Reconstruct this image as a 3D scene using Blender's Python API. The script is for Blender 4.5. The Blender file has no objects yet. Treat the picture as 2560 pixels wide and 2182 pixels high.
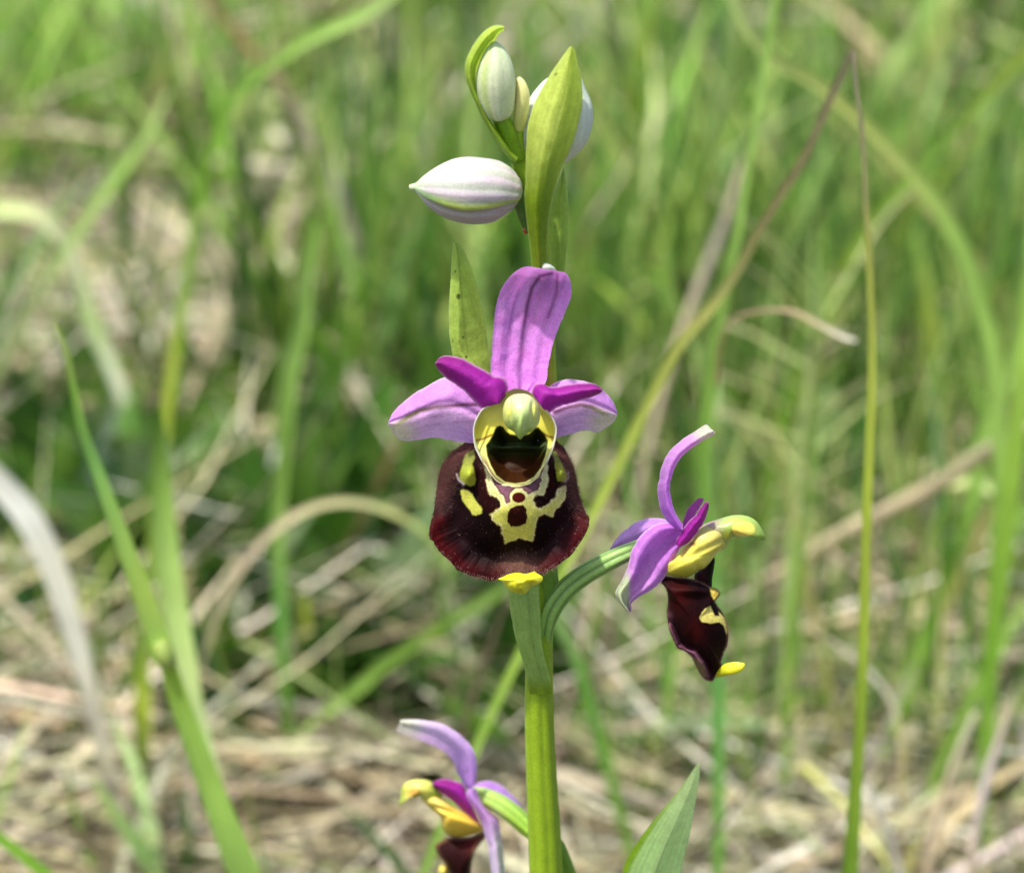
import bpy, math, random
import numpy as np
from mathutils import Vector

# ------------------------------------------------------------------ camera, sky, sun, exposure
# 1 Blender unit = 1 cm (macro scene)
sc = bpy.context.scene
COL = sc.collection
sc.unit_settings.system = 'METRIC'
sc.unit_settings.scale_length = 0.01
rng = np.random.default_rng(7)
random.seed(7)

PITCH = math.radians(18.0)
DIST, ZC = 20.0, 14.0                      # focus distance, height of the flower
FRAME_W = 8.3                              # width of the picture in the focus plane, cm
PX = FRAME_W / 2560.0
CAM = np.array([0.0, -DIST * math.cos(PITCH), ZC + DIST * math.sin(PITCH)])
cd = bpy.data.cameras.new('camera')
cam = bpy.data.objects.new('camera', cd)
COL.objects.link(cam)
cam.location = CAM
cam.rotation_euler = (math.pi / 2 - PITCH, 0, 0)
cd.sensor_width = 36.0
cd.lens = 36.0 * DIST / FRAME_W
cd.clip_start = 0.5
cd.clip_end = 60000
cd.dof.use_dof = True
cd.dof.focus_distance = 19.85
cd.dof.aperture_fstop = 0.31
sc.camera = cam

SUN_EL, SUN_AZ = math.radians(66), math.radians(222)     # azimuth measured clockwise from +Y
w = bpy.data.worlds.new('World')
sc.world = w
w.use_nodes = True
nt = w.node_tree
sky = nt.nodes.new('ShaderNodeTexSky')
sky.sky_type = 'NISHITA'
sky.sun_disc = False
sky.sun_elevation = SUN_EL
sky.sun_rotation = SUN_AZ
sky.dust_density = 3.0
bg = nt.nodes['Background']
bg.inputs['Strength'].default_value = 0.15
nt.links.new(sky.outputs[0], bg.inputs['Color'])
sd_ = bpy.data.lights.new('sun', 'SUN')
sd_.energy = 3.6
sd_.angle = math.radians(2.0)
sd_.color = (1.0, 0.955, 0.89)
sun = bpy.data.objects.new('sun', sd_)
COL.objects.link(sun)
sdir = Vector((math.sin(SUN_AZ) * math.cos(SUN_EL), math.cos(SUN_AZ) * math.cos(SUN_EL), math.sin(SUN_EL)))
sun.rotation_euler = sdir.to_track_quat('Z', 'Y').to_euler()
sun.location = (0, 0, 60)
vs = sc.view_settings
vs.view_transform = 'Standard'
vs.look = 'None'
vs.gamma = 1
vs.exposure = 0.66
vs.use_curve_mapping = False
sc.cycles.max_bounces = 8
sc.cycles.transmission_bounces = 6
sc.cycles.transparent_max_bounces = 4

# ------------------------------------------------------------------ helpers
CP, SP = math.cos(PITCH), math.sin(PITCH)

def at(px, py, y):
    """point of the vertical plane Y=y (cm behind the stem) seen at photo pixel px,py"""
    px, py, y = np.broadcast_arrays(np.asarray(px, float), np.asarray(py, float), np.asarray(y, float))
    rx = (px - 1280) * PX
    ru = (1091 - py) * PX
    dx = rx
    dy = DIST * CP + ru * SP
    dz = -DIST * SP + ru * CP
    t = (y - CAM[1]) / dy
    return np.stack([CAM[0] + dx * t, CAM[1] + dy * t, CAM[2] + dz * t], -1)

def scale_at(py, y):
    """cm per photo pixel at that depth"""
    ru = (1091 - np.asarray(py, float)) * PX
    return PX * (np.asarray(y, float) - CAM[1]) / (DIST * CP + ru * SP)

def y_ground(py):
    ru = (1091 - py) * PX
    dy = DIST * CP + ru * SP
    dz = -DIST * SP + ru * CP
    return CAM[1] + dy * (CAM[2] / -dz)

def lin(c):
    c = np.asarray(c, float) / 255.0
    return np.where(c <= 0.04045, c / 12.92, ((c + 0.055) / 1.055) ** 2.4)

def sstep(a, b, x):
    t = np.clip((np.asarray(x, float) - a) / (b - a), 0, 1)
    return t * t * (3 - 2 * t)

def mixc(c1, c2, f):
    f = np.asarray(f)[..., None]
    return np.asarray(c1) * (1 - f) + np.asarray(c2) * f

def sdpoly(x, y, poly, closed=True):
    """signed distance (positive inside); open: negative distance to the line"""
    P = np.asarray(poly, float)
    n = len(P)
    d = np.full(x.shape, 1e18)
    ins = np.zeros(x.shape, bool)
    for i in range(n if closed else n - 1):
        a, b = P[i], P[(i + 1) % n]
        ex, ey = b - a
        wx, wy = x - a[0], y - a[1]
        t = np.clip((wx * ex + wy * ey) / (ex * ex + ey * ey + 1e-12), 0, 1)
        d = np.minimum(d, (wx - ex * t) ** 2 + (wy - ey * t) ** 2)
        if closed:
            c = (a[1] <= y) != (b[1] <= y)
            with np.errstate(divide='ignore', invalid='ignore'):
                xi = a[0] + (y - a[1]) * ex / (ey if ey != 0 else 1e-12)
            ins ^= c & (x < xi)
    d = np.sqrt(d)
    return np.where(ins, d, -d) if closed else -d

def catmull(P, n, closed=False):
    """n points at equal arc length on a smooth curve through P"""
    P = np.asarray(P, float)
    m = len(P)
    if closed:
        Q = np.vstack([P[-1], P, P[0], P[1]])
        segs = m
    else:
        Q = np.vstack([2 * P[0] - P[1], P, 2 * P[-1] - P[-2]])
        segs = m - 1
    out = []
    for i in range(segs):
        p0, p1, p2, p3 = Q[i], Q[i + 1], Q[i + 2], Q[i + 3]
        for t in np.arange(0, 1, 0.05):
            out.append(0.5 * (2 * p1 + (p2 - p0) * t + (2 * p0 - 5 * p1 + 4 * p2 - p3) * t * t + (3 * p1 - p0 - 3 * p2 + p3) * t ** 3))
    out.append(P[0] if closed else P[-1])
    out = np.array(out)
    s = np.r_[0, np.cumsum(np.linalg.norm(np.diff(out[:, :2], axis=0), axis=1))]
    q = np.linspace(0, s[-1], n + 1)[:-1] if closed else np.linspace(0, s[-1], n)
    return np.stack([np.interp(q, s, out[:, k]) for k in range(P.shape[1])], -1)

def hnoise(x, y, s=1.0, seed=0):
    """smooth value noise, -1..1"""
    x = np.asarray(x, float) / s + seed * 17.3
    y = np.asarray(y, float) / s + seed * 9.1
    xi, yi = np.floor(x), np.floor(y)
    fx, fy = x - xi, y - yi
    fx, fy = fx * fx * (3 - 2 * fx), fy * fy * (3 - 2 * fy)
    def h(a, b):
        v = np.sin(a * 127.1 + b * 311.7) * 43758.5453
        return (v - np.floor(v)) * 2 - 1
    return (h(xi, yi) * (1 - fx) + h(xi + 1, yi) * fx) * (1 - fy) + (h(xi, yi + 1) * (1 - fx) + h(xi + 1, yi + 1) * fx) * fy

ORG = {}
def mesh_obj(name, V, F, C=None, mat=None, parent=None, origin=None, uv=None, smooth=True):
    V = np.asarray(V, float).reshape(-1, 3)
    if parent is not None:
        o0 = ORG[parent.name]
    else:
        o0 = np.asarray(origin, float) if origin is not None else np.zeros(3)
    me = bpy.data.meshes.new(name)
    F = np.asarray(F, np.int32)
    k = F.shape[1]
    me.vertices.add(len(V))
    me.vertices.foreach_set('co', (V - o0).astype(np.float32).ravel())
    me.loops.add(F.size)
    me.loops.foreach_set('vertex_index', F.ravel())
    me.polygons.add(len(F))
    me.polygons.foreach_set('loop_start', np.arange(0, F.size, k, dtype=np.int32))
    me.polygons.foreach_set('use_smooth', np.full(len(F), smooth))
    me.update(calc_edges=True)
    me.validate()
    if C is not None:
        a = me.color_attributes.new('Col', 'FLOAT_COLOR', 'POINT')
        C = np.asarray(C, float).reshape(-1, 3)
        a.data.foreach_set('color', np.c_[C, np.ones(len(C))].astype(np.float32).ravel())
    if uv is not None:
        u = me.uv_layers.new(name='UVMap')
        uv = np.asarray(uv, float).reshape(-1, 2)
        u.data.foreach_set('uv', uv[F.ravel()].astype(np.float32).ravel())
    if mat:
        me.materials.append(mat)
    o = bpy.data.objects.new(name, me)
    COL.objects.link(o)
    if parent is not None:
        o.parent = parent
    else:
        o.location = o0
    ORG[o.name] = o0
    return o

def empty(name, loc):
    o = bpy.data.objects.new(name, None)
    o.empty_display_size = 0.5
    COL.objects.link(o)
    o.location = loc
    ORG[o.name] = np.asarray(loc, float)
    return o

def tag(o, label=None, cat=None, group=None, kind=None):
    for k, v in (('label', label), ('category', cat), ('group', group), ('kind', kind)):
        if v:
            o[k] = v
    return o

def grid_faces(n, m, wrap=False):
    i = np.arange(n - 1)[:, None]
    j = np.arange(m if wrap else m - 1)[None, :]
    j2 = (j + 1) % m
    a = i * m + j
    b = i * m + j2
    return np.stack([a, b, b + m, a + m], -1).reshape(-1, 4)

# ---- materials
def plant_mat(name, trans=0.35, rough=0.5, spec=0.35, bump=0.3, bscale=40, var=0.12, vscale=6, streak=0.0,
              sheen=0.0, coat=0.0, tint=(1, 1, 1), sss=0.0, streak_n=14, fvar=0.0, fscale=70):
    m = bpy.data.materials.new(name)
    m.use_nodes = True
    t = m.node_tree
    N = t.nodes
    L = t.links
    bs = N['Principled BSDF']
    out = N['Material Output']
    at_ = N.new('ShaderNodeAttribute')
    at_.attribute_name = 'Col'
    tc = N.new('ShaderNodeTexCoord')
    n1 = N.new('ShaderNodeTexNoise')
    n1.inputs['Scale'].default_value = vscale
    n1.inputs['Detail'].default_value = 5
    L.new(tc.outputs['Object'], n1.inputs['Vector'])
    mr = N.new('ShaderNodeMapRange')
    mr.inputs['From Min'].default_value = 0.3
    mr.inputs['From Max'].default_value = 0.7
    mr.inputs['To Min'].default_value = 1 - var
    mr.inputs['To Max'].default_value = 1 + var
    L.new(n1.outputs['Fac'], mr.inputs['Value'])
    mul = N.new('ShaderNodeVectorMath')
    mul.operation = 'SCALE'
    L.new(at_.outputs['Color'], mul.inputs[0])
    L.new(mr.outputs[0], mul.inputs['Scale'])
    col = mul.outputs[0]
    bh = None
    if fvar > 0:
        n3 = N.new('ShaderNodeTexNoise')
        n3.inputs['Scale'].default_value = fscale
        n3.inputs['Detail'].default_value = 2
        L.new(tc.outputs['Object'], n3.inputs['Vector'])
        m3 = N.new('ShaderNodeMapRange')
        m3.inputs['From Min'].default_value = 0.32
        m3.inputs['From Max'].default_value = 0.68
        m3.inputs['To Min'].default_value = 1 - fvar
        m3.inputs['To Max'].default_value = 1 + fvar
        L.new(n3.outputs['Fac'], m3.inputs['Value'])
        mu3 = N.new('ShaderNodeVectorMath')
        mu3.operation = 'SCALE'
        L.new(col, mu3.inputs[0])
        L.new(m3.outputs[0], mu3.inputs['Scale'])
        col = mu3.outputs[0]
    if streak > 0:
        mp = N.new('ShaderNodeMapping')
        mp.inputs['Scale'].default_value = (streak_n, 0.6, 1)
        L.new(tc.outputs['UV'], mp.inputs['Vector'])
        n2 = N.new('ShaderNodeTexNoise')
        n2.inputs['Scale'].default_value = 1.0
        n2.inputs['Detail'].default_value = 3
        L.new(mp.outputs[0], n2.inputs['Vector'])
        m2 = N.new('ShaderNodeMapRange')
        m2.inputs['From Min'].default_value = 0.3
        m2.inputs['From Max'].default_value = 0.7
        m2.inputs['To Min'].default_value = 1 - streak
        m2.inputs['To Max'].default_value = 1 + streak
        L.new(n2.outputs['Fac'], m2.inputs['Value'])
        mu = N.new('ShaderNodeVectorMath')
        mu.operation = 'SCALE'
        L.new(col, mu.inputs[0])
        L.new(m2.outputs[0], mu.inputs['Scale'])
        col = mu.outputs[0]
        bh = n2.outputs['Fac']
    L.new(col, bs.inputs['Base Color'])
    bs.inputs['Roughness'].default_value = rough
    bs.inputs['Specular IOR Level'].default_value = spec
    if sheen:
        bs.inputs['Sheen Weight'].default_value = sheen
        bs.inputs['Sheen Roughness'].default_value = 0.4
        bs.inputs['Sheen Tint'].default_value = (0.55, 0.33, 0.33, 1)
    if coat:
        bs.inputs['Coat Weight'].default_value = coat
        bs.inputs['Coat Roughness'].default_value = 0.12
    if sss:
        bs.inputs['Subsurface Weight'].default_value = sss
        bs.inputs['Subsurface Radius'].default_value = (0.08, 0.06, 0.03)
        bs.inputs['Subsurface Scale'].default_value = 1.0
    if bump:
        nb = N.new('ShaderNodeTexNoise')
        nb.inputs['Scale'].default_value = bscale
        nb.inputs['Detail'].default_value = 3
        L.new(tc.outputs['Object'], nb.inputs['Vector'])
        h = nb.outputs['Fac']
        if bh is not None:
            ad = N.new('ShaderNodeMath')
            ad.operation = 'ADD'
            L.new(h, ad.inputs[0])
            L.new(bh, ad.inputs[1])
            h = ad.outputs[0]
        b = N.new('ShaderNodeBump')
        b.inputs['Strength'].default_value = bump
        b.inputs['Distance'].default_value = 0.01
        L.new(h, b.inputs['Height'])
        L.new(b.outputs[0], bs.inputs['Normal'])
    if trans > 0:
        tr = N.new('ShaderNodeBsdfTranslucent')
        mt = N.new('ShaderNodeVectorMath')
        mt.operation = 'MULTIPLY'
        mt.inputs[1].default_value = tint
        L.new(col, mt.inputs[0])
        L.new(mt.outputs[0], tr.inputs['Color'])
        mx = N.new('ShaderNodeMixShader')
        mx.inputs[0].default_value = trans
        L.new(bs.outputs[0], mx.inputs[1])
        L.new(tr.outputs[0], mx.inputs[2])
        L.new(mx.outputs[0], out.inputs['Surface'])
    return m

M = {
    'petal': plant_mat('petal_tissue', trans=0.4, rough=0.55, spec=0.3, bump=0.5, bscale=55, var=0.10, vscale=9, streak=0.05, streak_n=26, tint=(1.15, 0.95, 1.15), fvar=0.12),
    'bract': plant_mat('bract_tissue', trans=0.42, rough=0.45, spec=0.35, bump=0.45, bscale=50, var=0.10, vscale=12, streak=0.08, streak_n=20, tint=(1.25, 1.28, 0.6), fvar=0.08, fscale=60),
    'stem': plant_mat('stem_tissue', trans=0.0, rough=0.42, spec=0.35, bump=0.25, bscale=40, var=0.08, vscale=8, streak=0.06, streak_n=12, sss=0.35, fvar=0.09, fscale=45),
    'bud': plant_mat('bud_tissue', trans=0.0, rough=0.5, spec=0.3, bump=0.35, bscale=50, var=0.05, vscale=10, streak=0.05, streak_n=30, sss=0.4, fvar=0.07, fscale=50),
    'waxy': plant_mat('waxy_yellow_tissue', trans=0.0, rough=0.38, spec=0.4, bump=0.3, bscale=40, var=0.06, vscale=10, sss=0.35, fvar=0.10),
    'velvet': plant_mat('velvet_lip', trans=0.10, rough=0.6, spec=0.06, bump=0.14, bscale=60, var=0.12, vscale=30, fvar=0.15, fscale=80, sheen=0.02, tint=(3.0, 0.5, 0.6)),
    'gloss': plant_mat('cup_tissue', trans=0.0, rough=0.5, spec=0.08, bump=0.1, bscale=12, var=0.1, vscale=8, coat=0.0),
    'grass': plant_mat('grass_tissue', trans=0.42, rough=0.45, spec=0.4, bump=0.0, var=0.16, vscale=0.8, streak=0.14, streak_n=8, tint=(1.1, 1.1, 0.75)),
    'straw': plant_mat('dry_straw', trans=0.15, rough=0.6, spec=0.25, bump=0.0, var=0.18, vscale=0.9, streak=0.15, streak_n=8),
    'hair': plant_mat('fine_hair', trans=0.3, rough=0.6, spec=0.3, bump=0.0, var=0.1),
}

# ---- shape builders (drawing coordinates -> photo px through T)
def T1(p): p = np.asarray(p, float); return np.stack([940 + p[..., 0] / 2.597, 20 + p[..., 1] / 2.597], -1)
def T2(p): p = np.asarray(p, float); return np.stack([920 + p[..., 0] / 3.047, 620 + p[..., 1] / 3.047], -1)
def T3(p): p = np.asarray(p, float); return np.stack([1040 + p[..., 0] / 3.679, 1050 + p[..., 1] / 3.679], -1)
def T4(p): p = np.asarray(p, float); return np.stack([1340 + p[..., 0] / 2.5226, 1040 + p[..., 1] / 2.5226], -1)
def T5(p): p = np.asarray(p, float); return np.stack([960 + p[..., 0] / 2.59, 1700 + p[..., 1] / 2.59], -1)
def T6(p): p = np.asarray(p, float); return np.stack([1180 + p[..., 0] / 2.258, 1400 + p[..., 1] / 2.258], -1)
def T0(p): return np.asarray(p, float)

def sheet(name, T, Lp, Rp, depth, color, mat, parent, n=60, m=22):
    """thin surface between two edge curves; depth(u,v,x,y) = cm behind the stem plane"""
    A = catmull(Lp, n)
    B = catmull(Rp, n)
    soft = np.sin(np.linspace(0, math.pi, n))[:, None]
    if mat is M['petal'] or mat is M['bract']:          # natural edges: small waves and nicks
        s_ = np.arange(n) * 1.0
        amp = 3.2 if mat is M['petal'] else 1.6
        for E, sd in ((A, 11), (B, 23)):
            E[:, :2] += amp * soft * np.stack([hnoise(s_, s_ * 0, 3.1, sd) + 0.6 * hnoise(s_, s_ * 0, 1.3, sd + 2), hnoise(s_, s_ * 0, 3.7, sd + 5)], -1)
    v = np.linspace(0, 1, m)[None, :]
    u = np.linspace(0, 1, n)[:, None] + 0 * v
    v = v + 0 * u
    P = A[:, None, :] * (1 - v[..., None]) + B[:, None, :] * v[..., None]
    q = T(P)
    wr = 0.006 * hnoise(P[..., 0], P[..., 1], 80, 13) + 0.0008 * hnoise(P[..., 0], P[..., 1], 19, 14)
    V = at(q[..., 0], q[..., 1], depth(u, v, P[..., 0], P[..., 1]) + wr)
    C = color(u, v, P[..., 0], P[..., 1])
    return mesh_obj(name, V, grid_faces(n, m), C, mat, parent, uv=np.stack([v, u], -1))

def polar(name, T, outline, center, depth, color, mat, parent, n=30, k=120, smooth_out=True, jag=0.0):
    O = catmull(outline, k, True) if smooth_out else np.asarray(outline, float)
    k = len(O)
    c = np.asarray(center, float)
    if jag:
        a = np.arange(k)
        O = c + (O - c) * (1 + jag * hnoise(a, a * 0, 2.1) + 0.7 * jag * hnoise(a, a * 0, 5.3, 3))[:, None]
    r = np.linspace(0, 1, n + 1)[1:]
    P = c + (O - c)[None, :, :] * r[:, None, None]
    R = r[:, None] + 0 * P[..., 0]
    x = np.r_[c[0], P[..., 0].ravel()]
    y = np.r_[c[1], P[..., 1].ravel()]
    rr = np.r_[0, R.ravel()]
    q = T(np.stack([x, y], -1))
    V = at(q[:, 0], q[:, 1], depth(x, y, rr))
    C = color(x, y, rr)
    F = grid_faces(n, k, True) + 1
    j = np.arange(k)
    F0 = np.stack([np.zeros(k, int), 1 + (j + 1) % k, 1 + j], -1)
    Ft = np.vstack([F0, F[:, [0, 1, 2]], F[:, [0, 2, 3]]])
    return mesh_obj(name, V, Ft, C, mat, parent, uv=np.stack([x, y], -1) / 500)

def tube(name, T, pts, color, mat, parent, n=50, k=28, ribs=0, rib=0.06, flat=1.0, lobes=None, origin=None):
    """pts: (x, y, depth, radius in drawing units)"""
    pts = np.asarray(pts, float)
    A = catmull(pts, n)
    q = T(A[:, :2])
    s0 = np.linalg.norm(T(np.array([1.0, 0])) - T(np.array([0.0, 0])))
    P = at(q[:, 0], q[:, 1], A[:, 2])
    rad = np.maximum(A[:, 3], 0) * s0 * scale_at(q[:, 1], A[:, 2])
    tan = np.gradient(P, axis=0)
    tan /= np.linalg.norm(tan, axis=1)[:, None]
    view = P - CAM
    view /= np.linalg.norm(view, axis=1)[:, None]
    side = np.cross(tan, view)
    side /= np.linalg.norm(side, axis=1)[:, None]
    nrm = np.cross(side, tan)
    nrm /= np.linalg.norm(nrm, axis=1)[:, None]          # points away from the viewer or near it
    th = np.linspace(0, 2 * math.pi, k, endpoint=False)[None, :]
    u = np.linspace(0, 1, n)[:, None]
    R = rad[:, None] * (1 + (rib * np.abs(np.cos(ribs * th / 2)) - rib * 0.5 if ribs else 0 * th))
    if lobes is not None:
        R = R * lobes(u, th)
    V = P[:, None, :] + side[:, None, :] * (R * np.cos(th))[..., None] + nrm[:, None, :] * (R * flat * np.sin(th))[..., None]
    C = color(u + 0 * th, th + 0 * u)
    V = V.reshape(-1, 3)
    C = C.reshape(-1, 3)
    F = grid_faces(n, k, True)
    V = np.vstack([V, P[0], P[-1]])
    C = np.vstack([C, C[:k].mean(0), C[-k:].mean(0)])
    a, b = len(V) - 2, len(V) - 1
    j = np.arange(k)
    Ft = np.vstack([F[:, [0, 1, 2]], F[:, [0, 2, 3]],
                    np.stack([np.full(k, a), (j + 1) % k, j], -1),
                    np.stack([np.full(k, b), (n - 1) * k + j, (n - 1) * k + (j + 1) % k], -1)])
    uv = np.stack([(th / (2 * math.pi) + 0 * u).ravel(), (u + 0 * th).ravel()], -1)
    uv = np.vstack([uv, [0, 0], [0, 1]])
    return mesh_obj(name, V, Ft, C, mat, parent, origin=origin, uv=uv)

def const(c):
    c = lin(c)
    return lambda *a: np.broadcast_to(c, np.shape(a[0]) + (3,)).copy()

def ribbon_arrays(P, W, S, C, fold=0.25, close=False):
    """P (N,K,3) centre lines, W (N,K) widths, S (N,K,3) side vectors, C (N,K,3) -> V, F, C, UV"""
    N, K = W.shape
    tan = np.gradient(P, axis=1)
    tan /= np.linalg.norm(tan, axis=2)[..., None] + 1e-9
    S = S - tan * (S * tan).sum(-1)[..., None]
    S /= np.linalg.norm(S, axis=2)[..., None] + 1e-9
    nr = np.cross(S, tan)
    a = P - S * W[..., None] / 2
    b = P + nr * (W * fold)[..., None]
    c = P + S * W[..., None] / 2
    V = np.stack([a, b, c], 2)                      # N,K,3,3
    CC = np.repeat(C[:, :, None, :], 3, 2).copy()
    CC[:, :, 1] *= 1.06
    base = (np.arange(N) * K * 3)[:, None, None]
    i = np.arange(K - 1)[None, :, None] * 3
    j = np.arange(2)[None, None, :]
    q = base + i + j
    F = np.stack([q, q + 1, q + 4, q + 3], -1).reshape(-1, 4)
    uv = np.stack([np.broadcast_to(np.array([0, .5, 1.0]), (N, K, 3)) + rng.random((N, 1, 1)) * 20,
                   np.broadcast_to(np.linspace(0, 1, K)[None, :, None] * 4, (N, K, 3)) + rng.random((N, 1, 1)) * 9], -1)
    return V.reshape(-1, 3), F, CC.reshape(-1, 3), uv.reshape(-1, 2)

# ------------------------------------------------------------------ ground
def ground_h(x, y):
    return 0.7 * hnoise(x, y, 9, 1) + 0.35 * hnoise(x, y, 3.1, 2) + 0.12 * hnoise(x, y, 0.9, 3)

def build_ground():
    xs = np.r_[-30000, -6000, -1500, -400, np.linspace(-110, 110, 230), 400, 1500, 6000, 30000]
    ys = np.r_[-30000, -6000, -1500, -300, np.linspace(-40, 240, 260), 400, 1500, 6000, 30000]
    X, Y = np.meshgrid(xs, ys)
    Z = np.where((abs(X) < 112) & (Y > -41) & (Y < 241), ground_h(X, Y), 0) - 0.15
    V = np.stack([X, Y, Z], -1)
    m = bpy.data.materials.new('soil_and_moss')
    m.use_nodes = True
    t = m.node_tree
    tc = t.nodes.new('ShaderNodeTexCoord')
    n = t.nodes.new('ShaderNodeTexNoise')
    n.inputs['Scale'].default_value = 0.35
    n.inputs['Detail'].default_value = 8
    r = t.nodes.new('ShaderNodeValToRGB')
    r.color_ramp.elements[0].position = 0.38
    r.color_ramp.elements[0].color = (0.03, 0.026, 0.018, 1)
    r.color_ramp.elements[1].position = 0.62
    r.color_ramp.elements[1].color = (0.05, 0.07, 0.025, 1)
    e = r.color_ramp.elements.new(0.5)
    e.color = (0.07, 0.06, 0.04, 1)
    t.links.new(tc.outputs['Object'], n.inputs['Vector'])
    t.links.new(n.outputs['Fac'], r.inputs[0])
    t.links.new(r.outputs[0], t.nodes['Principled BSDF'].inputs['Base Color'])
    t.nodes['Principled BSDF'].inputs['Roughness'].default_value = 0.9
    o = mesh_obj('ground', V, grid_faces(len(ys), len(xs)), None, m)
    tag(o, 'brown soil and moss under the meadow grass', None, None, 'structure')
build_ground()

# ------------------------------------------------------------------ the orchid
base = at(1372, 1400, 0.0)
BX = base[0]
ORCH = empty('orchid', (BX, 0.2, 0))
tag(ORCH, 'wild bee orchid with three purple flowers and pale buds on one upright green stem', 'orchid')

GREEN = lin((150, 178, 40)); YGREEN = lin((182, 200, 74)); DGREEN = lin((92, 128, 32)); PALEG = lin((190, 205, 130))
WHITE = lin((182, 187, 170)); LILAC = lin((186, 172, 180)); PURP = lin((190, 96, 212)); PALEP = lin((200, 150, 212))
MAG = lin((150, 26, 140)); YEL = lin((222, 214, 78)); CREAM = lin((226, 218, 160))

# main stem (upper and lower)
def stem_col(u, th):
    c = mixc(lin((142, 168, 38)), lin((124, 152, 26)), u)
    ridge = np.exp(-((np.mod(th - math.pi * 1.02, 2 * math.pi) - 0.0) / 0.35) ** 2) + np.exp(-((np.mod(th - math.pi * 1.02, 2 * math.pi) - 2 * math.pi) / 0.35) ** 2)
    return mixc(c, lin((150, 176, 92)), 0.8 * ridge)
xb = at(1378, 2182, 0.05)
K = [(1349, 470, 0.10, 12), (1352, 560, 0.05, 18), (1354, 640, 0.02, 21), (1360, 760, 0.0, 23), (1366, 960, 0.0, 25), (1372, 1200, 0.0, 27),
     (1364, 1400, 0.0, 30), (1350, 1560, 0.0, 31), (1347, 1740, 0.0, 35), (1351, 1900, 0.02, 37), (1364, 2182, 0.05, 41)]
for i in range(1, 12):
    K.append((1364 + i * 6 + 3 * math.sin(i), 2182 + i * 330, 0.05 + i * 0.02, 42 + i))
# keep only the points above the soil
K = [k for k in K if at(k[0], k[1], k[2])[2] > -1.0]
tube('stem', T0, K, stem_col, M['stem'], ORCH, n=140, k=56, ribs=7, rib=0.10)

# --- bracts
def bract_col(c1, c2, spots=None, mid=0.5, fold=0.25):
    def f(u, v, x, y):
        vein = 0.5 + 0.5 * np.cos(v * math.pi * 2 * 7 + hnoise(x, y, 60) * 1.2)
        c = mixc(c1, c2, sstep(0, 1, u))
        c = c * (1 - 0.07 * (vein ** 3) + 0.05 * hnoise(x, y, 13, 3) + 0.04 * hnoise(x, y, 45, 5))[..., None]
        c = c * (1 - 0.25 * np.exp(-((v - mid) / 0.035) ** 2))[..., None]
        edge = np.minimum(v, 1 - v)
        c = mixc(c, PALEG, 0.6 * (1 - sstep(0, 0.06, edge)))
        if spots:
            for sx, sy, sr in spots:
                d = np.hypot(x - sx, (y - sy) * 0.8)
                c = mixc(c, lin((52, 50, 14)), 0.9 * (1 - sstep(sr * 0.6, sr * 1.3, d)))
        return c
    return f

# left bract beside the upper sepal, folded, with dark specks
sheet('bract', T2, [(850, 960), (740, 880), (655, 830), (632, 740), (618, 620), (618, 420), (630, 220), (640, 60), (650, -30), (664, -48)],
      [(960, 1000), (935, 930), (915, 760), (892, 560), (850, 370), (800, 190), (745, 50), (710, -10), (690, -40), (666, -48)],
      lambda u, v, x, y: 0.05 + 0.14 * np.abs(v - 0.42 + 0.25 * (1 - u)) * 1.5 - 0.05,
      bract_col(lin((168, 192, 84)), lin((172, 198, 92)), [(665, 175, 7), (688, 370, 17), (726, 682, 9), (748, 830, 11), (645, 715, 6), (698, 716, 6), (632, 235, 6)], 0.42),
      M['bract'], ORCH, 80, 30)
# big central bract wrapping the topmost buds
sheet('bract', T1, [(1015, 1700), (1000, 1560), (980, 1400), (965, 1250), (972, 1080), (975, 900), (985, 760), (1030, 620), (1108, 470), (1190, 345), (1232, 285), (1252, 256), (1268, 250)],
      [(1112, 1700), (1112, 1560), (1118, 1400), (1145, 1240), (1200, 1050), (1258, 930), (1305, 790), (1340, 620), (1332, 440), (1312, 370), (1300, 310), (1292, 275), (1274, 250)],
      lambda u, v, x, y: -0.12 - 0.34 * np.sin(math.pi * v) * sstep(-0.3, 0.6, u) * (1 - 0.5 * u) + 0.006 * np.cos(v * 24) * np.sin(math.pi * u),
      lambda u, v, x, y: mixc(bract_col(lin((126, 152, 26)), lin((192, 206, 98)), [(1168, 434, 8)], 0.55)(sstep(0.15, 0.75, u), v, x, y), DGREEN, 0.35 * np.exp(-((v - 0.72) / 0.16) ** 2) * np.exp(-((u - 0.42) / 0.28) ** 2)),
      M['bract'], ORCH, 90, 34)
# thin bract behind, on the right of the stem
sheet('bract', T1, [(1130, 1900), (1135, 1660), (1120, 1480), (1122, 1330), (1150, 1210), (1190, 1110), (1216, 1042)],
      [(1215, 1900), (1226, 1700), (1246, 1500), (1252, 1340), (1244, 1200), (1232, 1110), (1220, 1040)],
      lambda u, v, x, y: 0.30 - 0.10 * np.sin(math.pi * v), bract_col(lin((140, 170, 66)), lin((160, 186, 84)), None, 0.5), M['bract'], ORCH, 50, 16)
# curved strap-like bract of the topmost bud
sheet('bract', T1, [(905, 1010), (858, 970), (800, 900), (755, 830), (680, 690), (620, 560), (580, 440), (582, 350), (620, 262), (672, 185), (730, 132), (790, 112), (828, 118)],
      [(930, 960), (885, 925), (850, 870), (800, 800), (735, 705), (690, 610), (655, 500), (656, 400), (690, 322), (735, 250), (770, 214), (800, 165), (832, 146)],
      lambda u, v, x, y: -0.02 - 0.16 * np.sin(math.pi * v) + 0.12 * v, bract_col(lin((130, 160, 44)), lin((184, 206, 78)), None, 0.5), M['bract'], ORCH, 80, 18)
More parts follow.
